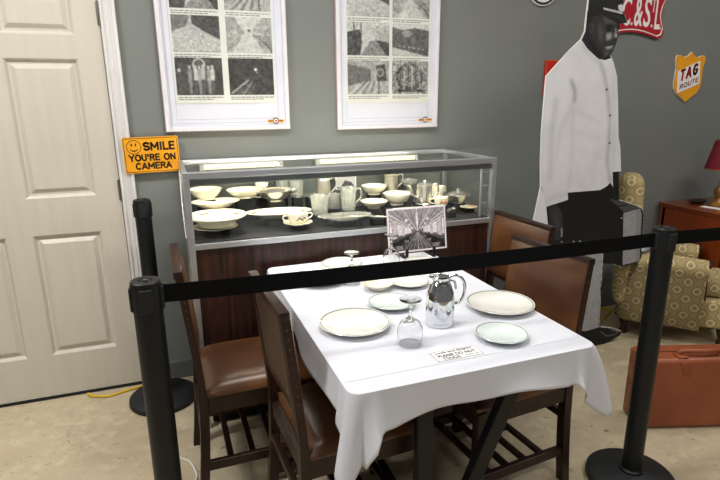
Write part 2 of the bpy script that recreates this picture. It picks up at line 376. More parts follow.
# casing around the door
for n, (x0, x1, z0, z1) in enumerate(((.004, .07, 0, DH+.095), (-DW-.105, -DW-.038, 0, DH+.095), (-DW-.038, .004, DH+.03, DH+.095)), 1):
    b = new(); box(b, x0, x1, -.016, 0, z0, z1, .002)
    if x1-x0 < .1:
        for k, (q0, q1, dy) in enumerate(((.0, .012, .008), (.026, .036, .005), (.05, .067, .01))): box(b, x0+q0, x0+min(q1, x1-x0), -.016-dy, -.014, z0, z1, .003)
    struct(obj('trim_%d' % n, b, M['trim']))
jb = new(); box(jb, .0, .012, -.002, .12, 0, DH+.03); box(jb, -DW-.045, -DW-.006, -.002, .12, 0, DH+.03); box(jb, -DW-.006, .0, -.002, .12, DH+.005, DH+.03)
struct(obj('trim_4', jb, M['trim']))
# six-panel door
PX = ((-.4151, -.1116), (-.827, -.5235)); PZ = ((.241, .870), (1.0513, 1.6861), (1.7896, 1.975))
db = new(); T = .042
xs = [-DW, -.827, -.5235, -.4151, -.1116, -.003]; zs = [.016, .241, .870, 1.0513, 1.6861, 1.7896, 1.975, DH]
for i in range(5):
    for j in range(7):
        if i in (1, 3) and j in (1, 3, 5): continue
        A = [db.verts.new(p) for p in ((xs[i], 0, zs[j]), (xs[i+1], 0, zs[j]), (xs[i+1], 0, zs[j+1]), (xs[i], 0, zs[j+1]))]; db.faces.new(A)
bmesh.ops.remove_doubles(db, verts=db.verts[:], dist=1e-5)
box(db, -DW, -.003, .018, T, .016, DH); box(db, -DW, -.93, 0.0005, T, .016, DH); box(db, -.011, -.003, .0005, T, .016, DH); box(db, -DW, -.003, .0005, T, .016, .03)
door = struct(obj('door_1', db, M['door']))
for (x0, x1) in PX:
    for (z0, z1) in PZ:
        b = new(); R = []
        for ins, dep in ((0, 0), (.006, .004), (.014, .0155), (.024, .0155), (.043, .003), (.046, .0025)):
            R.append([b.verts.new(p) for p in ((x0+ins, dep, z0+ins), (x1-ins, dep, z0+ins), (x1-ins, dep, z1-ins), (x0+ins, dep, z1-ins))])
        for A, B in zip(R, R[1:]):
            for k in range(4): b.faces.new((A[k], A[(k+1) % 4], B[(k+1) % 4], B[k]))
        b.faces.new(R[-1]); obj('panel', b, M['door'], door)
for z in (.24, 1.07, 1.885):
    b = new(); box(b, -.012, .002, -.004, .002, z-.05, z+.05, .001); tube(b, [(.0, -.008, z-.052), (.0, -.008, z+.052)], .0075, 10); obj('hinge', b, M['steel'], door)
struct(obj('trim_5', bx(-DW-.006, .0, -.005, .12, 0, .012), M['rubber']))     # threshold strip
# ceiling fixtures
for i, (x, y, p) in enumerate(LIGHTS):
    t = thing('ceiling_light', ('long ceiling light nearest the door', 'long ceiling light above the table', 'long ceiling light behind the camera on the right', 'long ceiling light behind the camera on the left', 'long ceiling light above the desk')[i], 'light', (x, y, CEIL), 0, 'ceiling lights')
    b = new(); box(b, -.63, .63, -.18, .18, -.05, 0, .004); obj('housing', b, M['housing'], t)
    obj('diffuser', bx(-.6, .6, -.15, .15, -.06, -.05), M['diff'], t)

# ------------------------------------------------------------------ display case
CL, CR, CF, CB, CT, CS = .2838, 1.8008, -.5584, -.022, 1.2072, .8983
case = thing('display_case', 'long aluminium and glass display case on rosewood base against grey wall', 'display case', ((CL+CR)/2, (CF+CB)/2, 0))
ox, oy = (CL+CR)/2, (CF+CB)/2
X0, X1, Y0, Y1 = CL-ox, CR-ox, CF-oy, CB-oy
obj('base_cabinet', bx(X0+.012, X1-.012, Y0+.012, Y1-.012, .07, .872), M['rose'], case)
obj('kick_plate', bx(X0+.04, X1-.04, Y0+.05, Y1-.02, 0, .07), M['black'], case)
def post(x0, x1, y0, y1, z0, z1, m='alu', nm='post'): return obj(nm, bx(x0, x1, y0, y1, z0, z1, .002), M[m], case)
pw = .026
for x in (X0, X1-pw):
    post(x, x+pw, Y0, Y0+pw, .0, CT-.028); post(x, x+pw, Y1-pw, Y1, .0, CT-.028)
b = bx(X0+pw, X1-pw, Y0, Y0+.02, .872, .897, .002); obj('sill_rail', b, M['alu'], case)
for x in (X0, X1-.018): obj('sill_rail', bx(x, x+.018, Y0+pw, Y1-pw, .872, .897, .002), M['alu'], case)
obj('deck', bx(X0+.018, X1-.018, Y0+.02, Y1-.01, .872, .9), M['black'], case)
obj('top_rail', bx(X0, X1, Y0, Y0+.026, CT-.028, CT, .003), M['alu'], case)
obj('top_rail', bx(X0, X1, Y1-.022, Y1, CT-.024, CT, .003), M['alu'], case)
for x in (X0, X1-.02): obj('top_rail', bx(x, x+.02, Y0+.026, Y1-.022, CT-.024, CT-.001, .003), M['alu'], case)
obj('inner_track', bx(X0+pw, X1-pw, Y0+.024, Y0+.036, CT-.058, CT-.034, .002), M['alu2'], case)
for x in (X1-.07,): post(x, x+.009, Y0+.03, Y0+.04, .9, CT-.058, 'alu', 'reflected_bar')  # bar and rungs below are solid stand-ins for a reflection in the right pane
for z in (.97, 1.06, 1.13): post(X1-.062, X1-.026, Y0+.031, Y0+.037, z, z+.006, 'alu', 'reflected_rung')
post(X1-.30, X1-.285, Y1-.03, Y1-.02, .9, CT-.03, 'alu2', 'mullion')
obj('top_pane', bx(X0+.02, X1-.02, Y0+.026, Y1-.022, CT-.011, CT-.005), M['pane'], case)
obj('front_pane', bx(X0+pw, X1-pw, Y0+.009, Y0+.014, .897, CT-.028), M['pane'], case)
for x in (X0+.007, X1-.012): obj('side_pane', bx(x, x+.005, Y0+pw, Y1-pw, .897, CT-.024), M['pane'], case)
obj('back_pane', bx(X0+pw, X1-pw, Y1-.012, Y1-.007, .9, CT-.024), M['pane'], case)
DECK = .902
# lamps inside the top of the case
for k, (xa, xb) in enumerate(((.40, .78), (1.0, 1.56))):
    t = thing('case_lamp', ('short tube lamp in the left half of the display case', 'long tube lamp in the right half of the display case')[k], 'lamp', ((xa+xb)/2, -.072, 1.178))
    L = (xb-xa)/2
    b = new(); box(b, -L-.02, L+.02, -.004, .022, -.022, .008, .002); box(b, -L-.02, -L, -.03, .022, -.022, .008, .002); box(b, L, L+.02, -.03, .022, -.022, .008, .002); obj('housing', b, M['housing'], t)
    b = new(); tube(b, [(-L, -.017, -.006), (L, -.017, -.006)], .012, 12); obj('tube', b, M['tubeon'], t, 40)
t = thing('case_lamp', 'long tube lamp behind front top rail of the display case', 'lamp', ((CL+CR)/2, CF+.052, CT-.045))
b = new(); box(b, -.70, .70, -.014, .004, .006, .03, .002); box(b, -.70, -.67, -.014, .014, -.012, .03, .002); box(b, .67, .70, -.014, .014, -.012, .03, .002); obj('housing', b, M['housing'], t)
b = new(); tube(b, [(-.67, .006, -.002), (.67, .006, -.002)], .008, 10); obj('tube', b, M['tubef'], t, 40)
# hanging bead cord on the left side of the case
b = new(); tube(b, smoothpts([(CL-.006, -.32, 1.19), (CL-.008, -.36, 1.05), (CL-.007, -.42, .96), (CL-.006, -.47, .91)], 6), .0022, 6)
tag(obj('hanging_cord', b, M['whitec'], None, 60), 'thin pale cord hanging down the left end of the display case', 'cord')

# ------------------------------------------------------------------ tableware builders
def plate(name, label, loc, r, m='chinaw', h=.02, sx=1, sy=1, rim=True, group=None, flowers=0, rz=0, deep=.35, cat='plate'):
    t = thing(name, label, cat, loc, rz, group)
    b = new(); fr = .62*r
    lathe(b, [(0, .004), (fr*.95, .004), (fr*1.06, h*deep), (r*.97, h*.93), (r, h), (r*.985, h*1.08), (r*.955, h*1.0), (fr*1.03, h*deep+.0035), (fr*.93, .0075), (0, .0075)][::-1], 44, sx, sy)
    lathe(b, [(fr*.8, .004), (fr*.8, 0), (fr*.74, 0), (fr*.74, .004)], 36, sx, sy)
    obj('body', b, M[m], t, 50)
    if rim:
        b = new(); k = .9; z1 = h*deep+.0035+(h-h*deep-.0035)*((k*r-fr*1.03)/(r*.955-fr*1.03)); 
        rr = [(r*.93, h*1.0-.0003), (r*.945, h*1.02+.0004), (r*.958, h*1.03+.0002), (r*.955, h-.0005)]
        lathe(b, rr, 44, sx, sy); obj('rim_band', b, M['rim'], t, 60)
    for i in range(flowers):
        a = 2*PI*i/flowers+.5; q = .82*r
        b = new(); zz = h*deep+.0035+(h-h*deep-.0035)*((q-fr*1.03)/(r*.955-fr*1.03))
        for k in range(4): lathe(b, [(0, .0022), (.006+.003*(k % 2), .0016), (.007+.003*(k % 2), -.002)], 8, 1, .8, q*sx*math.cos(a)+.011*(k-1.5)*math.sin(a), q*sy*math.sin(a)-.011*(k-1.5)*math.cos(a), zz-.0003)
        obj('flower_print', b, M['flower'], t, 60)
    return t
def bowl(name, label, loc, r, h, m='china', sx=1, sy=1, foot=.5, rz=0, group=None, handles=0, rimout=1.06, cat='bowl'):
    t = thing(name, label, cat, loc, rz, group)
    b = new(); f = r*foot
    lathe(b, [(0, .006), (f*.9, .006), (f*.92, 0), (f, 0), (f*1.0, .008), (r*.8, h*.38), (r*.96, h*.75), (r*rimout, h), (r*rimout*.975, h*1.02), (r*.92, h*.78), (r*.74, h*.4), (f*.8, .012), (0, .011)], 40, sx, sy)
    obj('body', b, M[m], t, 50)
    for s in (-1, 1)[:handles]:
        b = new(); tube(b, smoothpts([(s*r*.93*sx, 0, h*.85), (s*(r+.018)*sx, 0, h*.95), (s*(r+.022)*sx, 0, h*.6), (s*r*.85*sx, 0, h*.45)], 5), .003, 8); obj('handle', b, M[m], t, 60)
    return t
def cup(name, label, loc, r, h, m='china', hang=0, group=None, both=False, deco=None):
    t = thing(name, label, 'cup', loc, hang, group)
    b = new(); lathe(b, [(0, .005), (r*.55, .005), (r*.58, 0), (r*.64, 0), (r*.66, .006), (r*.9, h*.35), (r*.98, h*.7), (r, h), (r*.95, h), (r*.92, h*.7), (r*.84, h*.36), (r*.5, .01), (0, .009)], 32); obj('body', b, M[m], t, 50)
    for s in ((1, -1) if both else (1,)):
        b = new(); tube(b, smoothpts([(s*r*.93, 0, h*.82), (s*(r+.02), 0, h*.86), (s*(r+.024), 0, h*.5), (s*r*.8, 0, h*.3)], 6), .0035, 8); obj('handle', b, M[m], t, 60)
    if deco:
        b = new()
        for k in range(7):
            a = deco+(-.42+.14*k); zz = h*(.56+.09*((k*3) % 4-1.5)/1.5)
            lathe(b, [(0, .004), (.003, .003), (.0045, 0), (.003, -.003), (0, -.004)], 6, 1, 1, r*.962*math.cos(a), r*.962*math.sin(a), zz)
        obj('flower_print', b, M['flowerb' if both else 'flower'], t, 60)
    return t
def tumbler(name, label, loc, r, h, m='crystal', flutes=12, group=None, handle=None, flare=1.15):
    t = thing(name, label, 'glass', loc, handle or 0, group)
    b = new(); n = flutes*4; P = [(r*.86, 0), (r*.9, h*.12), (r*.93, h*.5), (r, h*.8), (r*flare, h)]
    def ringp(rr, z, amp): return [b.verts.new((rr*(1+amp*math.cos(flutes*2*PI*i/n))*math.cos(2*PI*i/n), rr*(1+amp*math.cos(flutes*2*PI*i/n))*math.sin(2*PI*i/n), z)) for i in range(n)]
    R = [ringp(rr, z, .085 if 0 < k < 4 else .03) for k, (rr, z) in enumerate(P)]+[ringp(rr*.88, max(z, h*.14), 0) for rr, z in P[::-1]]
    for A, B in zip(R, R[1:]):
        for i in range(n): b.faces.new((A[i], A[(i+1) % n], B[(i+1) % n], B[i]))
    b.faces.new(R[0][::-1]); b.faces.new(R[-1])
    obj('body', b, M[m], t, 40)
    if handle is not None:
        b = new(); tube(b, smoothpts([(r*.95, 0, h*.85), (r+.03, 0, h*.9), (r+.035, 0, h*.5), (r*.9, 0, h*.25)], 6), .005, 8); obj('handle', b, M[m], t, 60)
    return t
def goblet(label, loc, h=.135, group='upside-down goblets on the table'):
    """goblet standing on its rim, foot up"""
    t = thing('wine_goblet', label, 'glass', loc, 0, group); s = h/.135
    P = [(.0315, 0), (.035, .012), (.037, .03), (.0355, .05), (.028, .066), (.015, .0755), (.007, .081), (0, .083)]
    Q = [(.0300, 0), (.0335, .012), (.0355, .03), (.034, .0495), (.0265, .0647), (.0135, .0735), (0, .0765)]
    b = new(); lathe(b, [(r*s, z*s) for r, z in P[::-1]]+[(r*s, z*s) for r, z in Q], 40); obj('bowl', b, M['vessel'], t, 60)
    b = new(); lathe(b, [(0, .0832*s), (.006*s, .0838*s), (.0045*s, .095*s), (.0055*s, .106*s), (.0085*s, .111*s), (.005*s, .117*s), (.006*s, .122*s), (.012*s, .1268*s), (0, .1268*s)], 24); obj('stem', b, M['vessel'], t, 60)
    b = new(); lathe(b, [(0, .127*s), (.013*s, .1275*s), (.031*s, .132*s), (.0315*s, .134*s), (.012*s, .1348*s), (0, .135*s)], 40); obj('foot', b, M['vessel'], t, 60)
    return t

# ------------------------------------------------------------------ things in the case
def P3(u, v, y, hs=.03):
    """stand a piece at depth y inside the case, on a felt block when it sits above the deck"""
    p = at(u, v, y=y)
    if p.z < DECK+.006: p = at(u, v, z=DECK); return p
    o = obj('riser', bx(p.x-ox-hs, p.x-ox+hs, p.y-oy-hs*.8, p.y-oy+hs*.8, .9, p.z-.001, .002), M['black'], case)
    return p
G = 'tableware shown in the display case'
sau = P3(216, 229, -.40, .06)
plate('saucer', 'ivory saucer beneath the soup dish in left front corner of case', sau, .1, 'china', .016, rim=False, group=G)
s = plate('soup_dish', 'large ivory soup dish with orange flowers on a saucer in the case', sau+Vector((.008, .0, .0145)), .135, 'china', .05, rim=False, group=G, flowers=4, deep=.5)
plate('oval_dish', 'oval ivory dish at left end of case behind the soup dish', P3(216, 207.5, -.215, .045), .118, 'china', .032, 1.0, .68, False, G, rz=.05)
bowl('serving_bowl', 'round ivory bowl in the back left corner of the case', P3(206, 199, -.118, 0.045), .078, .052, group=G, foot=.55)
bowl('vegetable_bowl', 'wide shallow ivory bowl at back of case left of the silver basket', P3(245, 197, -.13, 0.05), .088, .04, group=G, foot=.6)
cup('tea_cup', 'small yellowish cup at back of case above silver basket', P3(262, 188.5, -.07, 0.02), .034, .03, 'china', 2.0, G)
obj_plat = plate('oval_platter', 'long oval ivory platter with orange flowers in front of silver basket', P3(279, 217, -.30, .06), .165, 'china', .03, 1, .5, False, G, flowers=3, rz=-.08)
t = bowl('silver_basket', 'two-handled footed silver bowl standing at the back of the case', P3(276, 201, -.17, 0.04),   .082, .058, 'silver', 1.15, .85, .45, .1, G, 2, 1.2)
tumbler('crystal_glass', 'cut crystal glass standing in front of the back tray, left of silver pitcher', P3(297, 197, -.135, 0.025), .032, .085, group=G)
tumbler('sherbet_glass', 'cut crystal glass just behind the silver basket', P3(283, 190, -.062, 0.022), .034, .08, group=G)
plate('round_tray', 'round silver tray lying behind the two-handled cup', P3(313, 197, -.12, 0.035), .07, 'silver', .012, rim=False, group=G)
csa = P3(298, 224.5, -.455, .035)
plate('cup_saucer', 'small ivory saucer under the two-handled cup', csa, .07, 'china', .014, rim=False, group=G)
cup('bouillon_cup', 'two-handled ivory cup with dark floral band on a saucer', csa+Vector((0, 0, .0078)), .049, .048, 'china', .2, G, True, -1.6)
tumbler('fluted_tumbler', 'fluted crystal tumbler beside the two-handled cup', P3(320, 214, -.35, 0.034), .042, .095, group=G)
tumbler('small_tumbler', 'small fluted crystal tumbler between tumbler and crystal pitcher', P3(334, 208, -.25, 0.026), .032, .075, group=G)
tumbler('crystal_pitcher', 'cut crystal pitcher with handle standing behind the oval crystal dish', P3(348.5, 209.5, -.33, 0.032), .037, .115, group=G, handle=.1)
t = plate('crystal_dish', 'oval cut crystal relish dish lying at front of case', P3(345, 219.5, -.462, 0.05),   .135, 'crystal', .022, 1, .5, False, G, rz=-.05)
# silver pitcher, coffee pot
def pot(name, label, loc, r, h, m, spout=None, handle=None, knob=True, waist=.85, rz=0, cat='pitcher'):
    t = thing(name, label, cat, loc, rz, G)
    b = new(); lathe(b, [(0, 0), (r*.95, 0), (r, .006), (r*.9, .012), (r*.98, h*.3), (r*waist, h*.75), (r*waist*1.04, h*.84), (r*waist*.98, h*.86), (r*.5, h*.92), (0, h*.94)], 32); obj('body', b, M[m], t, 45)
    if knob: b = new(); lathe(b, [(0, h*.93), (r*.12, h*.935), (r*.1, h*.97), (r*.2, h*1.0), (r*.16, h*1.04), (0, h*1.06)], 16); obj('lid_knob', b, M[m], t, 60)
    if spout: b = new(); tube(b, smoothpts([(-r*.85, 0, h*.3), (-r*1.5, 0, h*.45), (-r*1.75, 0, h*.75), (-r*2.1, 0, h*.85)], 6), .006, 10, True, [.009-.0002*i for i in range(19)]); obj('spout', b, M[m], t, 60)
    if handle: b = new(); tube(b, smoothpts([(r*.82, 0, h*.78), (r*1.6, 0, h*.85), (r*1.75, 0, h*.5), (r*.95, 0, h*.22)], 6), .0045, 8); obj('handle', b, M[m], t, 60)
    return t
pot('silver_pitcher', 'tall slender silver pitcher at back of case behind the tumblers', P3(323.5, 199, -.19, 0.035), .04, .13, 'pewter', False, True, False)
pot('gilt_pitcher', 'tall pale gilt pitcher at back of case between two bowls', P3(391, 192, -.12, 0.034), .04, .115, 'pewter', False, True, False, .95)
pot('coffee_pot', 'silver coffee pot with knob lid and spout in right half of case', P3(424, 204.5, -.37, 0.04), .046, .125, 'silver', True, True)
# small framed card at the back
t = thing('framed_card', 'small grey picture card leaning at the back of the case', 'picture', P3(346, 189, -.06, .02), 0, G)
b = new(); box(b, -.06, .06, -.002, .002, 0, .075, .0008); obj('card', b, M['card'], t)
im = np.ones((14, 22, 3))*.72; fill(im, [(.2, .9), (.45, .3), (.8, .5), (.95, .9)], .3); fill(im, [(0, .85), (1, .85), (1, 1), (0, 1)], .45)
grid_print('picture', im, lambda U, V: np.stack([-.055+.11*U, np.full_like(U, -.0025), .07-.065*V], -1), M['print'], t)
bowl('back_bowl', 'ivory bowl at back of case left of the gilt pitcher', P3(374, 194, -.14, 0.035), .068, .048, group=G)
bowl('footed_bowl', 'deep ivory bowl right of centre in the case above the folded napkin', P3(397, 204, -.25, 0.036), .074, .06, group=G)
bowl('small_bowl', 'small shallow ivory bowl on the step right of the crystal pitcher', P3(374, 207.5, -.31, 0.034), .068, .036, group=G)
# crystal compote
t = thing('crystal_compote', 'stemmed cut crystal compote at back of case behind coffee pot', 'glass', P3(408, 192, -.11, 0.026), 0, G)
b = new(); lathe(b, [(0, 0), (.03, 0), (.03, .003), (.008, .01), (.006, .03), (.012, .036), (.045, .05), (.055, .07), (.052, .07), (.042, .054), (0, .04)], 28); obj('body', b, M['crystal'], t, 40)
cup('creamer', 'ivory china creamer with raised loop handle behind flowered cup', P3(437, 197.5, -.2, 0.026), .042, .066, 'china', .3, G)
cup('flowered_cup', 'ivory cup with orange flower in front of the silver sugar bowl', P3(441, 206.5, -.44, 0.024), .038, .05, 'china', 2.9, G, False, -4.6)
t = bowl('sugar_bowl', 'lidded silver sugar bowl with two handles at right end of case', P3(457.5, 202.5, -.33, 0.034), .055, .044, 'pewter', 1, 1, .6, .1, G, 2, 1.08)
b = new(); lathe(b, [(.059, .044), (.05, .055), (.02, .064), (.009, .066), (.011, .074), (.013, .081), (0, .086)], 28); obj('lid', b, M['silver'], t, 50)
plate('bread_plate', 'small ivory plate with orange spot at the right front of case', P3(468.5, 208, -.40, 0.026), .047, 'china', .008, rim=False, group=G, flowers=1)
t = thing('salt_shaker', 'small silver shaker lying on its side behind the dining car photo', 'shaker', P3(451, 212, -.49, 0.02), .5, G)
b = new(); lathe(b, [(0, -.028), (.009, -.028), (.01, -.01), (.006, .0), (.011, .014), (.012, .022), (0, .03)], 20); bmesh.ops.rotate(b, verts=b.verts[:], matrix=Matrix.Rotation(PI/2, 3, 'Y')); bmesh.ops.translate(b, verts=b.verts[:], vec=(0, 0, .0125)); obj('body', b, M['silver'], t, 60)
b = new(); box(b, -.062, .062, -.035, .035, 0, .009, .003); box(b, -.06, .06, -.03, .034, .0092, .017, .003)
tag(obj('folded_napkin', b, M['card'], None, 60, P3(406, 212, -.45, 0.05), -.05), 'folded white napkin lying in case behind the dining car photo', 'napkin', G)
for k, (u, v, a, lb) in enumerate(((366, 217, -.5, 'silver fork lying at front of case beside the crystal dish'), (374, 217.5, -.62, 'middle silver spoon of three pieces beside the crystal dish'), (383, 217, -.4, 'silver knife lying at front of case nearest the dining car photo'))):
    t = thing('cutlery', lb, 'cutlery', P3(u, v, -.49, .03), a, G); L = .075
    b = new(); tube(b, [(-L, 0, .003), (-L*.6, 0, .003), (L*.35, 0, .004)], .003, 6, True, [.0045, .003, .0022]); obj('handle', b, M['silver'], t, 60)
    b = new()
    if k == 0:
        box(b, L*.35, L*.6, -.009, .009, .002, .004, .0008)
        for q in (-.007, -.0023, .0023, .007): box(b, L*.6, L, q-.0013, q+.0013, .002, .004)
    elif k == 1: lathe(b, [(0, .001), (.011, .004), (.0115, .005), (0, .003)], 18, 1.5, 1, L*.55, 0, 0)
    else: box(b, L*.35, L*1.1, -.008, .006, .002, .0038, .0008)
    obj(('tines', 'spoon_bowl', 'blade')[k], b, M['silver'], t, 60)

# ------------------------------------------------------------------ dining chairs
def nail(bm, p, n, r=.0034):
    n = Vector(n).normalized(); a = n.orthogonal().normalized(); c = n.cross(a); p = Vector(p)
    top = bm.verts.new(p+n*r*.6); R = [bm.verts.new(p+(a*math.cos(2*PI*i/7)+c*math.sin(2*PI*i/7))*r) for i in range(7)]
    for i in range(7): bm.faces.new((R[i], R[(i+1) % 7], top))
def make_chair():
    t = thing('dining_chair', '', 'chair', (0, 0, 0), 0, 'leather dining chairs around the table')
    W = .205; SZ = .485; HT = .93
    def xb(z): return -.215-.045*max(0, (z-.46)/.47)**1.15-.03*max(0, (.40-z)/.4)**1.6
    for s in (-1, 1):                                   # rear posts run from floor to top rail
        b = new(); R = []; ws = .018
        for z in (0, .1, .2, .3, .4, .5, .6, .7, .8, HT-.005):
            d = .017 if z < .5 else .013
            R.append([b.verts.new((xb(z)+dx*d, s*(W-.018)+dy*ws, z)) for dx, dy in ((-1, -1), (1, -1), (1, 1), (-1, 1))])
        for A, B in zip(R, R[1:]):
            for k in range(4): b.faces.new((A[k], A[(k+1) % 4], B[(k+1) % 4], B[k]))
        b.faces.new(R[0][::-1]); b.faces.new(R[-1]); obj('rear_leg', b, M['wood'], t, 30)
        b = new(); box(b, .175, .212, s*(W-.002)-(.018 if s > 0 else -.018)-.018, s*(W-.002)-(.018 if s > 0 else -.018)+.018, 0, .43, .003)
        for v in b.verts:
            if v.co.z < .2: v.co.x -= .004; 
        obj('front_leg', b, M['wood'], t, 30)
        obj('side_rail', bx(-.2, .18, s*(W-.018)-.012, s*(W-.018)+.012, .37, .44, .003), M['wood'], t)
        b = new(); bar(b, (xb(.145)+.01, s*(W-.018), .145), (.19, s*(W-.018), .145), .022, .038, .003); obj('side_stretcher', b, M['wood'], t)
    b = new(); box(b, .18, .208, -W+.035, W-.035, .37, .44, .003); obj('front_rail', b, M['wood'], t)
    b = new(); box(b, -.225, -.2, -W+.035, W-.035, .385, .44, .003); obj('rear_rail', b, M['wood'], t)
    b = new(); box(b, -.236, -.214, -W+.03, W-.03, .28, .31, .003); obj('rear_stretcher', b, M['wood'], t)
    for x in (-.13, -.045, .04, .125):
        b = new(); box(b, x-.012, x+.012, -W+.028, W-.028, .137, .155, .002); obj('cross_bar', b, M['wood'], t)
    b = new(); bar(b, (xb(.62), -W+.03, .615), (xb(.62), W-.03, .615), .022, .035, .003); obj('back_rail', b, M['wood'], t)
    b = new(); box(b, xb(HT)-.016, xb(HT)+.016, -W-.002, W+.002, HT-.022, HT+.004, .004); obj('top_rail', b, M['wood'], t, 30)
    # seat cushion
    b = new(); n = 14; V = [[None]*(n+1) for _ in range(n+1)]
    for i in range(n+1):
        for j in range(n+1):
            x = -.2+.42*i/n; y = (-W+.004)+(2*W-.008)*j/n; e = (1-abs(2*i/n-1)**6)*(1-abs(2*j/n-1)**6)
            V[i][j] = b.verts.new((x, y, .452+.033*e**.45+.006*math.sin(PI*i/n)*math.sin(PI*j/n)))
    for i in range(n):
        for j in range(n): b.faces.new((V[i][j], V[i+1][j], V[i+1][j+1], V[i][j+1]))
    bd = [V[i][0] for i in range(n+1)]+[V[n][j] for j in range(1, n+1)]+[V[i][n] for i in range(n-1, -1, -1)]+[V[0][j] for j in range(n-1, 0, -1)]
    lo = [b.verts.new((v.co.x, v.co.y, .438)) for v in bd]
    for i in range(len(bd)): b.faces.new((bd[i], bd[(i+1) % len(bd)], lo[(i+1) % len(bd)], lo[i]))
    b.faces.new(lo); obj('seat', b, M['leather'], t, 60)
    # upholstered back, slightly domed both ways
    b = new(); n = 12; F = []; Bk = []; z0, z1 = .62, HT-.02
    for i in range(n+1):
        z = z0+(z1-z0)*i/n; fr = []; bk = []
        for j in range(n+1):
            y = -W+.036+(2*W-.072)*j/n; e = ((1-abs(2*i/n-1)**4)*(1-abs(2*j/n-1)**4))**.5
            fr.append(b.verts.new((xb(z)+.009+.008*e, y, z))); bk.append(b.verts.new((xb(z)-.010-.005*e, y, z)))
        F.append(fr); Bk.append(bk)
    for i in range(n):
        for j in range(n):
            b.faces.new((F[i][j], F[i+1][j], F[i+1][j+1], F[i][j+1])); b.faces.new((Bk[i][j], Bk[i][j+1], Bk[i+1][j+1], Bk[i+1][j]))
        b.faces.new((F[i][0], Bk[i][0], Bk[i+1][0], F[i+1][0])); b.faces.new((F[i][n], F[i+1][n], Bk[i+1][n], Bk[i][n]))
    for j in range(n): b.faces.new((F[0][j], F[0][j+1], Bk[0][j+1], Bk[0][j])); b.faces.new((F[n][j], Bk[n][j], Bk[n][j+1], F[n][j+1]))
    # leather wraps over the posts in front
    obj('back_pad', b, M['leatherb'], t, 60)
    b = new(); W2 = W-.004; F = []
    for i in range(n+1):
        z = z0-.0+(z1-z0+.006)*i/n; fr = []
        for j in range(n+1):
            y = -W2+2*W2*j/n; e = ((1-abs(2*i/n-1)**5)*(1-abs(2*j/n-1)**5))**.5; fr.append((b.verts.new((xb(z)+.0145+.013*e, y, z)), b.verts.new((xb(z)+.0133, y, z))))
        F.append(fr)
    for i in range(n):
        for j in range(n): b.faces.new((F[i][j][0], F[i+1][j][0], F[i+1][j+1][0], F[i][j+1][0]))
        for j in (0, n): b.faces.new((F[i][j][0], F[i+1][j][0], F[i+1][j][1], F[i][j][1]))
    for j in range(n):
        for i in (0, n): b.faces.new((F[i][j][0], F[i][j+1][0], F[i][j+1][1], F[i][j][1]))
    obj('front_leather', b, M['leather'], t, 60)
    b = new()
    for k in range(13):
        y = -W+.02+(2*W-.04)*k/12; nail(b, (xb(HT-.03)+.0165, y, HT-.03), (1, 0, .2)); nail(b, (xb(.64)-.0135, y*.85, .64), (-1, 0, 0)) 
    for k in range(9):
        z = .64+(HT-.05-.64)*k/8
        for s in (-1, 1):
            nail(b, (xb(z)+.016, s*(W-.016), z), (1, 0, 0)); nail(b, (xb(z), s*W, z), (0, s, 0))
    nb = obj('nail_trim', b, M['nail'], t, 60); nb['kind'] = 'stuff'
    return t
ch = make_chair()
spots = [((.487, -.835, 0), .01, 'brown leather dining chair at left of table, farther back beside the case'),
         ((.742, -1.302, 0), .06, 'brown leather dining chair at left of table, nearest the camera'),
         ((1.36, -1.248, 0), PI+.10, 'brown leather dining chair at right of table, nearest the camera'),
         ((1.567, -.778, 0), PI+.05, 'brown leather dining chair at right of table, beside the end of the display case')]
for i, (l, r, lb) in enumerate(spots):
    if i == 0: ch.location = l; ch.rotation_euler.z = r; ch['label'] = lb
    else: dup(ch, l, r, lb)

# ------------------------------------------------------------------ table and cloth
TZ = .77; TL, TR, TB, TF = .6117, 1.393, -.6, -1.726
tcx, tcy = (TL+TR)/2, (TB+TF)/2
tb = thing('folding_table', 'rectangular table with black legs hidden under the white cloth', 'table', (tcx, tcy, 0), .01)
hx, hy = (TR-TL)/2, (TB-TF)/2
obj('table_top', bx(-hx, hx, -hy, hy, TZ-.032, TZ-.004, .006), M['wood'], tb)
for s in (-1, 1):
    for xt, xf in ((-.105, -.085), (.285, -.02)):
        b = new(); bar(b, (xt, s*.40, TZ-.04), (xf, s*.40, .0), .055, .034, .004, (0, 1, 0)); obj('leg', b, M['blackp'], tb)
    b = new(); box(b, -.30, .32, s*.40-.02, s*.40+.02, TZ-.055, TZ-.033, .002); obj('leg_bracket', b, M['blackp'], tb)
    b = new(); box(b, -.16, .1, s*.40-.022, s*.40+.022, 0, .018, .004); obj('foot', b, M['blackp'], tb)
b = new(); box(b, -.1, -.07, -.39, .39, .08, .11, .003); obj('stretcher', b, M['blackp'], tb)
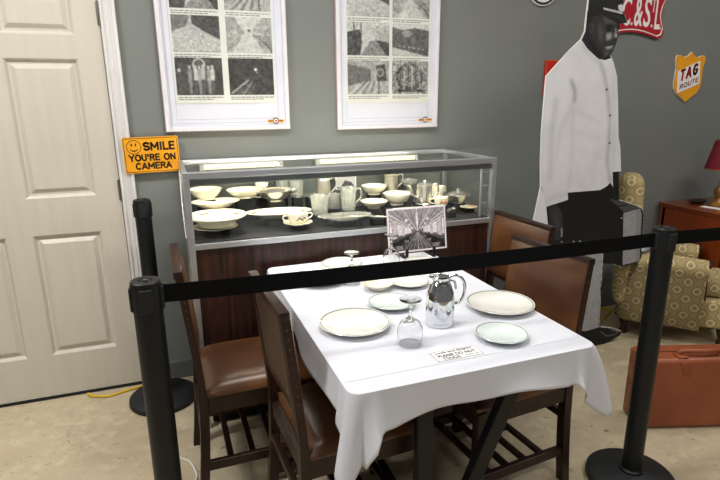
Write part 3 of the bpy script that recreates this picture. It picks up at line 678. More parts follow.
# cloth: flat top, skirt with hanging corners
def cloth():
    b = new(); rc = .03; per = []; segs = []
    def side(a, c, n):
        for k in range(n): per.append((Vector(a).lerp(Vector(c), k/n), None))
    cx = [(-hx, -hy), (hx, -hy), (hx, hy), (-hx, hy)]      # FL, FR, BR, BL
    pts = []
    for q in range(4):
        a = Vector(cx[q]); c = Vector(cx[(q+1) % 4]); d = (c-a).normalized(); nrm = Vector((d.y, -d.x)); L = (c-a).length; n = int(L/.012)
        for k in range(n+1):
            s = rc+(L-2*rc)*k/n; pts.append((a+d*s, nrm, q, s, L))
        d2 = Vector((-nrm.x*0, 0)); nn = (Vector(cx[(q+2) % 4])-c).normalized(); nr2 = Vector((nn.y, -nn.x)); cen = c-d*rc+nn*rc
        for k in range(1, 14):
            a2 = k/14*PI/2; pts.append((cen+nrm*rc*math.cos(a2)+nr2*rc*math.sin(a2), (nrm*math.cos(a2)+nr2*math.sin(a2)).normalized(), q, L, L))
    N = len(pts); pos = [0]
    for i in range(1, N): pos.append(pos[-1]+(pts[i][0]-pts[i-1][0]).length)
    cor = []
    for c in cx:
        i = min(range(N), key=lambda i: (pts[i][0]-Vector(c)).length); cor.append(pos[i])
    tot = pos[-1]+(pts[0][0]-pts[-1][0]).length
    T = 16; rows = []
    rnd = [random.random()*6 for _ in range(4)]
    for i in range(N):
        p, nrm, q, s, L = pts[i]; col = []
        dd = [((pos[i]-c+tot/2) % tot)-tot/2 for c in cor]
        k = min(range(4), key=lambda j: abs(dd[j])); d = dd[k]
        drop = .092+.006*math.sin(pos[i]*9+1)+.004*math.sin(pos[i]*23)
        tip = (.132, .118, .09, .08)[k]; drop += tip*1.12*max(0, 1-abs(d)/.062)+.012*math.exp(-(d/.12)**2)
        if q == 2: drop = min(drop, .06)
        cw = math.exp(-(d/.06)**2); fold = math.cos(d*105+(.7, -.6, .3, .2)[k])
        for j in range(T+1):
            t = j/T
            lean = .006+.03*t*t*(.45+.4*math.sin(pos[i]*11+2)) if q != 2 else .004
            out = lean+cw*t*(.024+.026*fold*t**.6*(1, 1.3, .5, .5)[k])
            if q == 2: out = .003
            sl = math.sin(t*PI/2) if t < .12 else 1
            z = TZ+.003-drop*t**1.25
            dv = Vector((0, 0))
            if k == 1: dv = Vector((.06*math.exp(-((d-.03)/.05)**2)*t*(1.7-1.2*t), 0))
            if k == 0: dv = Vector((-.008*cw*t, -.012*cw*t))
            e = p+nrm*out+dv; col.append(b.verts.new((e.x, e.y, z if j else TZ+.003)))
        rows.append(col)
    for i in range(N):
        A, B = rows[i], rows[(i+1) % N]
        for j in range(T): b.faces.new((A[j], B[j], B[j+1], A[j+1]))
    f = b.faces.new([r[0] for r in rows]); 
    return b
cl = thing('tablecloth', 'white cloth draped over the table with pointed hanging corners', 'tablecloth', (tcx, tcy, 0), .01)
b = cloth(); o = obj('cloth', b, M['cloth'], cl, 40)
sd = o.modifiers.new('thick', 'SOLIDIFY'); sd.thickness = .0015; sd.offset = -1
for q0, q1, hh in ((-hy+.062, -hy+.069, .0044), (.05, .054, .0036)): obj('pressed_crease', bx(-hx+.006, hx-.006, q0, q1, TZ+.0025, TZ+hh, .0006), M['cloth'], cl)

# ------------------------------------------------------------------ things on the table
Z0 = TZ+.0035
GT = 'dinner plates set on the tablecloth'
def on(x, y): return Vector((x, y, Z0))
plate('dinner_plate', 'large cream plate with grey rim band at near left of the table', on(.762, -1.338), .118, 'chinaw', .02, group=GT)
plate('dinner_plate', 'large cream plate with grey rim band right of the chrome pitcher', on(1.304, -1.361), .12, 'chinaw', .02, group=GT)
plate('side_plate', 'small pale green plate with dark rim right of the notice card', on(1.164, -1.578), .082, 'chinag', .018, group=GT)
plate('side_plate', 'small pale green plate behind the near upside-down goblet', on(.948, -1.21), .086, 'chinag', .018, group=GT)
plate('side_plate', 'small white plate with dark rim behind the chrome pitcher', on(1.103, -1.027), .08, 'chinaw', .018, group=GT)
plate('saucer_dish', 'small deep ivory dish between the plates in middle of table', on(.968, -1.03), .06, 'china', .026, group=GT, rim=False)
plate('dinner_plate', 'white plate half hidden behind barrier belt at far left of table', on(.778, -.852), .115, 'chinaw', .02, group=GT)
plate('side_plate', 'white plate with thin rim at the far edge beside the rosewood case', on(.922, -.705), .092, 'chinaw', .018, group=GT)
plate('side_plate', 'white plate lying in front of the dining car photo', on(1.262, -.815), .083, 'chinaw', .018, group=GT)
goblet('clear goblet upside down in front of the chrome pitcher', on(.879, -1.515), .145)
goblet('clear goblet upside down just behind the barrier belt, left of the photo', on(.89, -.935), .133)
goblet('clear goblet upside down against left edge of the dining car photo', on(1.135, -.765), .142)
# chrome vacuum pitcher
t = thing('vacuum_pitcher', 'chrome insulated pitcher with ribbed neck and loop handle', 'pitcher', on(1.035, -1.412), -.25)
r = .047
b = new(); lathe(b, [(0, 0), (r*.98, 0), (r*1.02, .004), (r*1.02, .012), (r*.985, .016), (r, .02), (r, .09), (r*.985, .095)], 48); obj('lower_body', b, M['chrome'], t, 40)
b = new(); pr_ = [(r*.985, .095), (r*.96, .102)]
for k in range(9):
    f = k/8; rr = r*(.955-.36*f**1.25); z = .104+.046*f; pr_ += [(rr, z), (rr*.985, z+.003)]
lathe(b, pr_+[(r*.56, .155)], 48); obj('ribbed_shoulder', b, M['chrome'], t, 25)
b = new(); lathe(b, [(r*.5, .153), (r*.6, .156), (r*.64, .164), (r*.58, .168), (0, .171)], 36)
bar(b, (-r*.45, 0, .163), (-r*.85, 0, .166), .022, .01, .003); obj('lid', b, M['chrome'], t, 40)
b = new(); tube(b, smoothpts([(r*.5, 0, .160), (r*1.1, 0, .166), (r*1.62, 0, .145), (r*1.7, 0, .105), (r*1.4, 0, .075), (r*.97, 0, .068)], 8), .0055, 10); obj('handle', b, M['chrome'], t, 60)
b = new(); tube(b, smoothpts([(r*.5, 0, .15), (r*.95, 0, .145), (r*1.1, 0, .12)], 6), .004, 8); obj('thumb_lever', b, M['chrome'], t, 60)
# notice card
t = thing('notice_card', 'small white card reading Look and ENJOY PLEASE DO NOT TOUCH', 'card', on(.979, -1.625), .0)
obj('card', bx(-.077, .077, -.031, .031, 0, .0012), M['card'], t)
b = new(); ring_prism(b, [(-.075, -.029), (.075, -.029), (.075, .029), (-.075, .029)], [(-.073, -.027), (.073, -.027), (.073, .027), (-.073, .027)], 0, .0004)
bmesh.ops.rotate(b, verts=b.verts[:], matrix=Matrix.Rotation(-PI/2, 3, 'X')); bmesh.ops.translate(b, verts=b.verts[:], vec=(0, 0, .0013)); obj('border', b, M['ink'], t)
text_obj('Look and ENJOY', -.062, .062, .010, .024, .0012, M['ink'], t, bold=.02, ext=.0003, flat=True)
text_obj('PLEASE DO NOT', -.062, .062, -.008, .006, .0012, M['ink'], t, bold=.02, ext=.0003, flat=True)
text_obj('TOUCH', -.054, .0, -.025, -.012, .0012, M['ink'], t, bold=.02, ext=.0003, flat=True)
text_obj('Thank you', .018, .064, -.022, -.014, .0012, M['ink'], t, bold=.0, ext=.0003, flat=True)
# dining car photograph on a stand
t = thing('dining_car_photo', 'black and white photo of a dining car interior on small black stand', 'photograph', (1.302, -.700, Z0), -.0)
im = np.ones((84, 120))*.55
def tri(p, v): fill(im, p, v)
vx, vy = .5, .54
tri([(0, 0), (1, 0), (vx, vy)], .62)
for k in range(-6, 8): pline(im, [(vx, vy), (.5+k*.13, 0)], .006, .35 if k % 2 else .82)
tri([(0, 0), (0, .8), (vx, vy)], .45); tri([(1, 0), (1, .8), (vx, vy)], .45)
tri([(0, .02), (0, .26), (vx, vy)], .72); tri([(1, .02), (1, .26), (vx, vy)], .72)
for k in range(5): 
    pline(im, [(vx, vy), (0, .05+.05*k)], .004, (.4, .85)[k % 2]); pline(im, [(vx, vy), (1, .05+.05*k)], .004, (.4, .85)[k % 2])
for s in (-1, 1):
    for a, bb in ((.47, .43), (.34, .27), (.22, .17), (.155, .12)):
        ya = lambda q, z: vy+(z)*q/.5
        xa, xb_ = vx+s*a, vx+s*bb
        tri([(xa, ya(a, -.28)), (xb_, ya(bb, -.28)), (xb_, ya(bb, .12)), (xa, ya(a, .12))], .9)
        xa, xb_ = vx+s*(bb-.005), vx+s*(bb-.05*bb/.27)
        tri([(xa, ya(bb, -.30)), (xb_, ya(bb, -.3)), (xb_, ya(bb, .2)), (xa, ya(bb, .2))], .78)
tri([(0, .72), (vx, vy), (1, .72), (1, 1), (0, 1)], .33)
for k in range(-3, 4): pline(im, [(vx, vy+.02), (.5+k*.085, 1)], .005, .6)
for s in (-1, 1):
    for q, sc in ((.36, 1.0), (.22, .6), (.14, .38)):
        x = vx+s*q; y = vy+.32*q/.36; disc(im, x, y, .13*sc, .14, .11*sc); tri([(x-.11*sc, y-.02*sc), (x+.1*sc, y-.02*sc), (x+.1*sc, y+.08*sc), (x-.11*sc, y+.08*sc)], .5); disc(im, x+s*.1*sc, y+.06*sc, .09*sc, .12, .12*sc)
for y, r_ in ((.2, .024), (.3, .017), (.38, .012)):
    pline(im, [(vx, y-.06), (vx, y+.06)], r_*.8, .93)
    for s in (-1, 1): disc(im, vx+s*(.55-y)*.52, y+.08, r_, .9, r_*1.6)
im = np.clip(im+(vnoise(84, 120, 2, 3)-.5)*.16+(vnoise(84, 120, 6, 4)-.5)*.1, 0, 1)
im[:3] = im[-3:] = .93; im[:, :3] = im[:, -3:] = .93
rgb = np.stack([im*.98+.02, im*.94+.02, im*.95+.025], -1)
b = new(); A = [(-.15, .032), (.15, .032), (.15, .236), (-.15, .236)]
def lean(x, z, off=0): return (x, .035*(z-.03)/.2+off, z)
V = [b.verts.new(lean(x, z)) for x, z in A]+[b.verts.new(lean(x, z, .003)) for x, z in A]
b.faces.new(V[:4]); b.faces.new(V[4:][::-1])
for k in range(4): b.faces.new((V[k], V[(k+1) % 4], V[4+(k+1) % 4], V[4+k]))
obj('backing_card', b, M['card'], t)
def pl(U, Vv):
    x = -.149+.298*U; z = .235-.202*Vv; return np.stack([x, .035*(z-.03)/.2-.0006, z], -1)
grid_print('picture', rgb, pl, M['print'], t)
b = new()
for x in (-.065, .075):
    bar(b, (x, -.018, .006), (x, .1, .006), .014, .012, .001); bar(b, (x, -.012, .0), (x, -.012, .05), .014, .006, .001, (0, 1, 0)); bar(b, (x, .03, .006), (x, .048, .19), .014, .006, .001, (1, 0, 0))
box(b, -.065, .075, .085, .097, .0, .012); obj('stand', b, M['blackp'], t)

# ------------------------------------------------------------------ belt barrier
SH = 1.05
def stanchion(loc, lb, rz=0):
    t = thing('barrier_post', lb, 'barrier post', loc, rz, 'black belt barrier posts')
    b = new(); lathe(b, [(0, 0), (.163, 0), (.167, .006), (.165, .026), (.156, .034), (.06, .044), (.05, .05), (0, .05)], 56); obj('base', b, M['rubber'], t, 40)
    b = new(); lathe(b, [(.037, .045), (.037, SH-.075), (.037, SH-.07)], 32); lathe(b, [(.045, .046), (.044, .058), (.037, .064)], 32); obj('pole', b, M['blackp'], t, 40)
    b = new(); lathe(b, [(.037, SH-.085), (.0385, SH-.083), (.0392, SH-.012), (.038, SH-.003), (.035, SH), (.02, SH-.001), (.018, SH-.004), (0, SH-.004)], 32); obj('head', b, M['blackp'], t, 35)
    for a in range(4):
        b = new(); box(b, .033, .042, -.016, .016, SH-.08, SH-.016, .003); bmesh.ops.rotate(b, verts=b.verts[:], matrix=Matrix.Rotation(a*PI/2, 3, 'Z')); obj('belt_clip', b, M['rubber'], t)
    b = new(); lathe(b, [(.006, SH-.004), (.006, SH+.001), (.0, SH+.001)], 12); obj('cap_screw', b, M['steel'], t, 40)
    return t
SL = Vector((.149, -1.455, 0)); SR = Vector((1.872, -1.508, 0)); SB = Vector((.1, -.205, 0)); S4 = Vector((3.75, -1.62, 0))
s1 = stanchion(SL, 'black barrier post standing nearest the camera at left', math.atan2(SR.y-SL.y, SR.x-SL.x))
dup(s1, SR, math.atan2(S4.y-SR.y, S4.x-SR.x)/2, 'black barrier post between the table and the brown suitcase')
dup(s1, SB, 0, 'black barrier post by the wall between door frame and display case')
dup(s1, S4, 0, 'black barrier post at far right beyond the patterned armchair')
def belt(a, c, lb, sag=.006):
    b = new(); n = 24; d = (c-a).normalized(); p0 = a+d*.0425; p1 = c-d*.0425; nr = Vector((-d.y, d.x, 0)); R = []
    for i in range(n+1):
        p = p0.lerp(p1, i/n); z = SH-.017-4*sag*(i/n)*(1-i/n)
        R.append([b.verts.new(p+nr*s*.0011+Vector((0, 0, zz))) for s, zz in ((-1, z-.05), (1, z-.05), (1, z), (-1, z))])
    for A, B in zip(R, R[1:]):
        for k in range(4): b.faces.new((A[k], A[(k+1) % 4], B[(k+1) % 4], B[k]))
    b.faces.new(R[0]); b.faces.new(R[-1])
    return tag(obj('barrier_belt', b, M['web']), lb, 'barrier belt', 'black retractable barrier belts')
belt(SL, SR, 'long black barrier belt stretched across in front of the table')
belt(SR, S4, 'black barrier belt leading off to the right past the armchair')

# ------------------------------------------------------------------ posters
def photo(kind, seed, w=76, h=58):
    n1 = vnoise(h, w, 2, seed); n2 = vnoise(h, w, 5, seed+1); n3 = vnoise(h, w, 1.2, seed+2); im = np.ones((h, w))*.55
    if kind == 'creek':
        im = .62+.25*n1; fill(im, [(0, 0), (.38, 0), (.3, .3), (0, .45)], .4); fill(im, [(.42, 0), (1, 0), (1, .65), (.6, .38), (.42, .22)], .2); im += (n3-.5)*.25
    elif kind == 'road':
        im = .5+.3*n2; fill(im, [(.2, 0), (.8, 0), (.55, .4), (.4, .4)], .85); fill(im, [(.42, .4), (.5, .4), (.85, 1), (.12, 1)], .82)
        for k in range(8): pline(im, [(.6+.05*k, .5+.05*k), (1, .55+.07*k)], .008, .25)
        disc(im, .5, .37, .03, .15); im += (n3-.5)*.3
    elif kind == 'group':
        im = .12+.12*n2; disc(im, .5, .2, .14, .75, .2); disc(im, .5, .2, .1, .25, .15)
        for k, (x, y) in enumerate(((.08, .5), (.3, .42), (.42, .4), (.5, .42), (.58, .38), (.7, .42), (.78, .4))): disc(im, x, y-.16, .03, .8, .05); fill(im, [(x-.045, y-.07), (x-.02, y-.12), (x+.02, y-.12), (x+.05, y-.06), (x+.04, y+.22), (x-.035, y+.24)], (.72, .55, .8, .62)[k % 4] if k else .22); fill(im, [(x-.035, y+.2), (x+.04, y+.2), (x+.03, y+.55), (x-.025, y+.55)], (.25, .5)[k % 2])
        im += (n3-.5)*.15
    elif kind == 'night':
        im = .1+.1*n2; pline(im, [(.05, .95), (.42, .6)], .02, .7); pline(im, [(.3, 1), (.5, .65)], .015, .6); disc(im, .6, .3, .04, .95); disc(im, .63, .38, .02, .9)
        for k in range(5): pline(im, [(.1+.07*k, .98-.06*k), (.5+.02*k, .95-.05*k)], .008, .5)
        im += (n3-.5)*.1
    elif kind == 'station':
        im = .75+.1*n2; fill(im, [(0, .3), (.3, .22), (.35, .6), (.3, 1), (0, 1)], .2); pline(im, [(.16, 0), (.16, .5)], .012, .15); pline(im, [(.33, .0), (.33, .5)], .008, .3)
        fill(im, [(.68, .3), (.85, .1), (1, .05), (1, .6), (.7, .52)], .68); fill(im, [(.66, .52), (1, .6), (1, 1), (.95, 1)], .15); fill(im, [(.3, 1), (.55, .55), (.66, .55), (.95, 1)], .5); im += (n1-.5)*.35
    elif kind == 'engine':
        im = .22+.15*n2; fill(im, [(0, 0), (1, 0), (1, .2), (.6, .12), (.3, .2), (0, .12)], .85); fill(im, [(0, .72), (1, 1), (0, 1)], .8); disc(im, .4, .3, .14, .62, .1); im += (n1-.5)*.2
        for k in range(6): disc(im, .2+.13*k, .68+.02*k, .025, .8, .03)
    elif kind == 'yard':
        im = .55+.2*n2; fill(im, [(0, .1), (.55, .25), (.55, .6), (0, .75)], .35); fill(im, [(.68, .15), (.9, .1), (.95, .6), (.7, .6)], .18); disc(im, .78, .35, .1, .6, .13); disc(im, .78, .35, .06, .25, .08)
        for k in range(9): pline(im, [(.05+.1*k, 1), (.4+.05*k, .62)], .01, .25 if k % 2 else .8)
        im += (n3-.5)*.3
    else:
        im = .45+.2*n2; disc(im, .48, .48, .38, .22, .42); disc(im, .48, .45, .3, .45, .34); pline(im, [(.1, .9), (.9, .9)], .03, .2); im += (n1-.5)*.7
        for k in range(6): pline(im, [(.25+.1*k, .15), (.22+.11*k, .85)], .01, .8 if k % 2 else .15)
    im = np.clip(im, .04, .96)
    for _ in range(2): im = (im*2+np.roll(im, 1, 0)+np.roll(im, -1, 0)+np.roll(im, 1, 1)+np.roll(im, -1, 1))/6
    im = np.clip(.17+.72*im+(vnoise(h, w, 1.4, seed+5)-.5)*.09+(vnoise(h, w, 4, seed+6)-.5)*.10, 0, 1)
    return np.stack([im, im*1.005, im*.985], -1)
def poster(label, x0, x1, z0, z1, cols, rows, px, pz, kinds, seed):
    cxm = (x0+x1)/2; t = thing('framed_poster', label, 'framed poster', (cxm, 0, z0)); a, c, H = x0-cxm, x1-cxm, z1-z0
    fw = .02
    for n, (q0, q1, r0, r1) in enumerate(((a, a+fw, 0, H), (c-fw, c, 0, H), (a+fw, c-fw, 0, fw), (a+fw, c-fw, H-fw, H))):
        b = new(); box(b, q0, q1, -.03, -.002, r0, r1, .003); obj('frame_bar', b, M['frame'], t)
    b = new(); 
    for q0, q1, r0, r1 in ((a-.003, a, 0, H), (c, c+.003, 0, H), (a-.003, c+.003, -.003, 0)): box(b, q0, q1, -.024, -.002, r0, r1)
    obj('frame_edge', b, M['framee'], t)
    obj('mat_board', bx(a+fw, c-fw, -.014, -.004, fw, H-fw), M['matb'], t)
    b = new(); e = .055
    for q0, q1, r0, r1 in ((a+e, a+e+.0025, e, H-e), (c-e-.0025, c-e, e, H-e), (a+e, c-e, e, e+.0025), (a+.03, a+.0325, .03, H-.03), (a+.03, c-.03, .036, .0385)): box(b, q0, q1, -.0146, -.014, r0, r1)
    obj('mat_line', b, mat('mat_line_ink', '#b9bacb', None, .8), t)
    obj('sheet', bx(px[0]-cxm, px[1]-cxm, -.017, -.0142, pz[0]-z0, pz[1]-z0), M['paper'], t)
    k = 0; r_ = np.random.default_rng(seed)
    for (zb, zt) in rows:
        for (xa, xb_) in cols:
            img = photo(kinds[k % len(kinds)], seed+k*10)
            grid_print('photograph', img, lambda U, V: np.stack([xa-cxm+(xb_-xa)*U, np.full_like(U, -.0176), zt-z0-(zt-zb)*V], -1), M['print'], t)
            b = new()
            for ln in range(2):
                x = xa-cxm+.004; end = xb_-cxm-(.004 if ln == 0 else .05)
                while x < end:
                    wd = r_.uniform(.008, .026); box(b, x, min(x+wd, end), -.0177, -.017, zb-z0-.0135-.0095*ln, zb-z0-.009-.0095*ln); x += wd+.004
            cp = obj('caption', b, M['ink2'], t); cp['kind'] = 'stuff'
            k += 1
    # round railway emblem with yellow wings
    lx, lz = c-.072, .042
    em = None
    b = new(); lathe(b, [(0, 0), (.017, 0), (.017, .0012), (0, .0012)], 28); bmesh.ops.rotate(b, verts=b.verts[:], matrix=Matrix.Rotation(PI/2, 3, 'X')); bmesh.ops.translate(b, verts=b.verts[:], vec=(lx, -.0162, lz)); em = obj('emblem', b, M['ink3'], t, 40)
    b = new(); box(b, lx-.042, lx-.008, -.0178, -.0165, lz-.007, lz+.006); box(b, lx+.008, lx+.042, -.0178, -.0165, lz-.007, lz+.006); obj('wing', b, M['tagy'], em)
    b = new()
    for s in (-1, 1):
        for q in range(3): box(b, lx+s*(.014+.009*q)-.003, lx+s*(.014+.009*q)+.003, -.0182, -.0178, lz-.003, lz+.0025)
    obj('wing_lettering', b, M['ink'], em)
    b = new(); lathe(b, [(0, 0), (.011, 0), (.011, .0014), (0, .0014)], 24); bmesh.ops.rotate(b, verts=b.verts[:], matrix=Matrix.Rotation(PI/2, 3, 'X')); bmesh.ops.translate(b, verts=b.verts[:], vec=(lx, -.0172, lz)); obj('emblem_centre', b, M['white'], em, 40)
    b = new(); prism(b, [(lx-.006, lz-.006), (lx+.005, lz-.004), (lx+.006, lz+.006), (lx-.003, lz+.003)], -.0192, -.0186); obj('emblem_mark', b, M['redb'], em)
    obj('cover_pane', bx(a+fw-.002, c-fw+.002, -.0235, -.0215, fw-.002, H-fw+.002), M['pglass'], t)
    return t
M['ink2'] = mat('caption_ink', '#8d8d86', '#7c7c76', .8); M['ink3'] = mat('emblem_ink', '#3a3934', '#45433d', .5)
rows = [(1.522, 1.699), (1.724, 1.893), (1.922, 2.09), (2.12, 2.29)]
poster('tall framed collage of old railway photos nearer the door', .2406, .8607, 1.3476, 2.46, ((.308, .532), (.562, .787)), rows, (.3, .794), (1.482, 2.345),
       ('group', 'night', 'creek', 'road', 'station', 'yard', 'road', 'engine'), 100)
poster('tall framed collage of old railway photos nearer the porter cutout', 1.1275, 1.7339, 1.3363, 2.46, ((1.19, 1.432), (1.45, 1.672)), rows, (1.182, 1.682), (1.475, 2.345),
       ('yard', 'wreck', 'station', 'engine', 'creek', 'road', 'group', 'station'), 300)

# ------------------------------------------------------------------ signs on the wall
t = thing('camera_sign', 'yellow sign reading SMILE YOU\'RE ON CAMERA between door and case', 'sign', (.162, -.03, 1.24), 0)
t.rotation_euler = (0, -.018, 0)
def rrect(x0, x1, z0, z1, r, n=5):
    P = []
    for cx_, cz_, a0 in ((x1-r, z0+r, -PI/2), (x1-r, z1-r, 0), (x0+r, z1-r, PI/2), (x0+r, z0+r, PI)):
        for k in range(n+1): a = a0+PI/2*k/n; P.append((cx_+r*math.cos(a), cz_+r*math.sin(a)))
    return P
b = new(); prism(b, rrect(-.129, .129, -.087, .087, .009), -.003, .003); obj('plate', b, M['signy'], t)
b = new(); ring_prism(b, rrect(-.124, .124, -.082, .082, .008), rrect(-.1215, .1215, -.0795, .0795, .007), -.0038, -.003); obj('border', b, M['ink'], t)
sc_ = (-.078, .04)
b = new(); n = 36; ring_prism(b, [(sc_[0]+.034*math.cos(2*PI*i/n), sc_[1]+.034*math.sin(2*PI*i/n)) for i in range(n)], [(sc_[0]+.0312*math.cos(2*PI*i/n), sc_[1]+.0312*math.sin(2*PI*i/n)) for i in range(n)], -.0038, -.003)
for s in (-1, 1): prism(b, [(sc_[0]+s*.0095+.0035*math.cos(2*PI*i/14), sc_[1]+.011+.008*math.sin(2*PI*i/14)) for i in range(14)], -.0038, -.003)
arc = [(sc_[0]+.0205*math.cos(a), sc_[1]-.001+.0205*math.sin(a)) for a in np.linspace(PI+.15, 2*PI-.15, 14)]; arc2 = [(sc_[0]+.0205*math.cos(a), sc_[1]-.001+.0145*math.sin(a)) for a in np.linspace(2*PI-.2, PI+.2, 14)]
prism(b, arc+arc2, -.0038, -.003); obj('smiling_face', b, M['ink'], t)
stroke_text('SMILE', -.038, .113, .02, .063, -.003, M['ink'], t, .0095)
stroke_text("YOU'RE ON", -.108, .112, -.03, .005, -.003, M['ink'], t, .0075)
stroke_text('CAMERA', -.082, .09, -.071, -.036, -.003, M['ink'], t, .0075)

# N.C.&St.L. emblem plate
t = thing('railway_plate', 'red railway plate with tall white initials behind the head of the cutout', 'sign', (3.12, 0, 2.02))
W2, H2 = .27, .155
def emblem(k):
    w_, h_ = W2-k, H2-k; P = []
    for i in range(13): f = i/12; P.append((-w_+.045+(2*w_-.09)*f, -h_+.035*math.sin(PI*f)-.0))
    P += [(w_-.012, -h_+.012)]
    for i in range(9): f = i/8; P.append((w_-.004-.03*math.sin(PI*f), -h_+.05+(2*h_-.1)*f))
    P += [(w_-.012, h_-.012)]
    for i in range(13): f = i/12; P.append((w_-.045-(2*w_-.09)*f, h_-.035*math.sin(PI*f)))
    P += [(-w_+.012, h_-.012)]
    for i in range(9): f = i/8; P.append((-w_+.004+.03*math.sin(PI*f), h_-.05-(2*h_-.1)*f))
    P += [(-w_+.012, -h_+.012)]
    return P
b = new(); prism(b, emblem(0), -.022, -.0); obj('plate', b, M['red'], t)
b = new(); ring_prism(b, emblem(.012), emblem(.019), -.0245, -.022); obj('white_border', b, M['white'], t)
for s, xa, xb_, za, zb in (('N', -.215, -.135, -.1, .1), ('.', -.125, -.11, -.098, -.078), ('C', -.1, -.028, -.085, .085), ('.', -.018, -.006, -.08, -.062), ('&', .004, .072, -.085, .085), ('S', .082, .138, -.088, .088), ('T', .142, .172, .005, .088), ('.', .15, .162, -.088, -.07), ('L', .178, .222, -.098, .096), ('.', .225, .234, -.1, -.082)):
    text_obj(s, xa, xb_, za, zb, -.022, M['white'], t, 'letter', bold=.012, ext=.0012)
# TAG ROUTE shield
t = thing('route_shield', 'amber shield-shaped sign with red letters on the wall above the lamp', 'sign', (3.678, 0, 1.625))
half = [(0, .164), (.03, .138), (.065, .128), (.098, .142), (.128, .14), (.135, .115), (.128, .085), (.12, .06), (.122, .02), (.126, -.03), (.118, -.075), (.09, -.11), (.045, -.135), (0, -.165)]
P = [(-x, z) for x, z in half[:0:-1]][::1]
P = half+[(-x, z) for x, z in half[-2:0:-1]]
b = new(); prism(b, P, -.014, 0); obj('shield', b, M['tagy'], t)
b = new(); prism(b, [(x*1.02, z*1.015) for x, z in P], -.010, -.002); obj('white_edge', b, M['white'], t)
b = new(); prism(b, [(-.11, .038), (.084, .108), (.106, -.042), (-.09, -.108)], -.0165, -.014); obj('white_panel', b, M['white'], t)
for s, xa, xb_, dz in (('T', -.086, -.038, -.004), ('A', -.034, .02, .014), ('G', .024, .076, .033)): stroke_text(s, xa, xb_, -.03+dz, .05+dz, -.0165, M['crim'], t, .0165, 'letter', shear=.33)
stroke_text('ROUTE', -.076, .092, -.086, -.052, -.0165, M['crim'], t, .0065, shear=.33)
# red plate and round emblem partly seen
t = thing('red_plate', 'small red and yellow plate on the wall mostly hidden by the cutout', 'sign', (2.63, 0, 1.61))
b = new(); prism(b, rrect(-.15, .15, -.11, .11, .006), -.012, 0); obj('plate', b, M['redb'], t)
b = new(); ring_prism(b, rrect(-.15, .15, -.11, .11, .006), rrect(-.144, .144, -.104, .104, .005), -.0132, -.012); obj('edge_line', b, mat('orange_line', '#d9602a', None, .4), t)
b = new(); prism(b, [(-.1, .068), (-.045, .068), (-.045, .06), (-.068, .06), (-.068, .03), (-.078, .03), (-.078, .06), (-.1, .06)], -.0132, -.012); obj('yellow_mark', b, M['tagy'], t)
t = thing('round_emblem', 'round black and white emblem at top edge left of the cutout', 'sign', (2.42, 0, 2.13))
def circ(r, n=40): return [(r*math.cos(2*PI*i/n), r*math.sin(2*PI*i/n)) for i in range(n)]
b = new(); prism(b, circ(.105), -.014, 0); obj('disc', b, M['white'], t)
for r1, r2 in ((.1, .086), (.07, .064)): b = new(); ring_prism(b, circ(r1), circ(r2), -.0155, -.014); obj('black_ring', b, M['ink'], t)
b = new(); prism(b, [(-.05, -.01), (.05, -.01), (.05, .012), (-.05, .012)], -.0155, -.014); obj('centre_bar', b, M['ink'], t)

# ------------------------------------------------------------------ cardboard porter
SY = -.50
def sp(L): return [(p.x, p.z) for p in (at(u, v, y=SY) for u, v in L)]
outl = [(588, 0), (586, 16), (584.5, 31), (581, 39), (570, 49.5), (559.5, 61), (546, 76), (543.7, 102), (541.5, 131), (540.3, 160), (540.5, 187), (533, 222)]
O = sp(outl); top = [(O[0][0]+.002, 2.01), (O[0][0]+.03, 2.035), (O[0][0]+.13, 2.05), (O[0][0]+.22, 2.03)]
O = top[::-1]+O+[(2.085, .6), (2.10, .05), (2.10, .0), (2.70, .0)]
O += sp([(612, 340), (620, 335), (621.5, 331), (612, 328), (600.5, 326.5), (600.5, 290), (603.5, 264), (612, 264), (621.5, 267), (631, 264), (641, 261), (641.5, 240), (643.5, 214), (642, 208.5), (636, 205), (619, 199.5), (618.8, 173), (621, 171), (620.3, 147), (618.5, 137), (618, 102), (617, 76), (612.5, 58), (610, 55.5), (613.5, 50), (615.5, 45), (617, 40), (619, 36), (618, 31), (620, 24), (627.5, 22.5), (624.5, 14), (623, 4)])
st = thing('cardboard_standee', 'life-size black and white cardboard cutout of a porter carrying suitcases', 'cutout', (2.4, SY, 0))
xo = 2.4
b = new(); prism(b, [(x-xo, z) for x, z in O], 0, .006); obj('board', b, M['foam'], st)
b = new(); V = [b.verts.new(p) for p in ((-.02, .008, 1.0), (.02, .008, 1.0), (.02, .008, .0), (-.02, .008, .0), (-.02, .18, 0), (.02, .18, 0))]
b.faces.new(V[:4]); b.faces.new((V[0], V[3], V[4])); b.faces.new((V[1], V[2], V[5])); b.faces.new((V[0], V[1], V[5], V[4])); b.faces.new((V[2], V[3], V[4], V[5])); obj('easel_strut', b, M['foam'], st)
# print raster
gx0, gx1, gz0, gz1 = 2.06, 2.92, 0.0, 2.06; cell = .003
gw, gh = int((gx1-gx0)/cell), int((gz1-gz0)/cell)
def gp(L, px=True): return [((x-gx0)/(gx1-gx0), (gz1-z)/(gz1-gz0)) for x, z in (sp(L) if px else L)]
def gpt(u, v): return gp([(u, v)])[0]
def aff(L): return inpoly(gh, gw, gp(L))
img = np.full((gh, gw), .10)
keep = inpoly(gh, gw, gp(O, False))
# erode a thin white rim
k0 = keep.copy(); 
k0 = k0 & np.roll(k0, 1, 1) & np.roll(k0, 2, 1) & np.roll(k0, 1, 0)
n_a = vnoise(gh, gw, 14, 71); n_b = vnoise(gh, gw, 3, 72); n_c = vnoise(gh, gw, 40, 73)
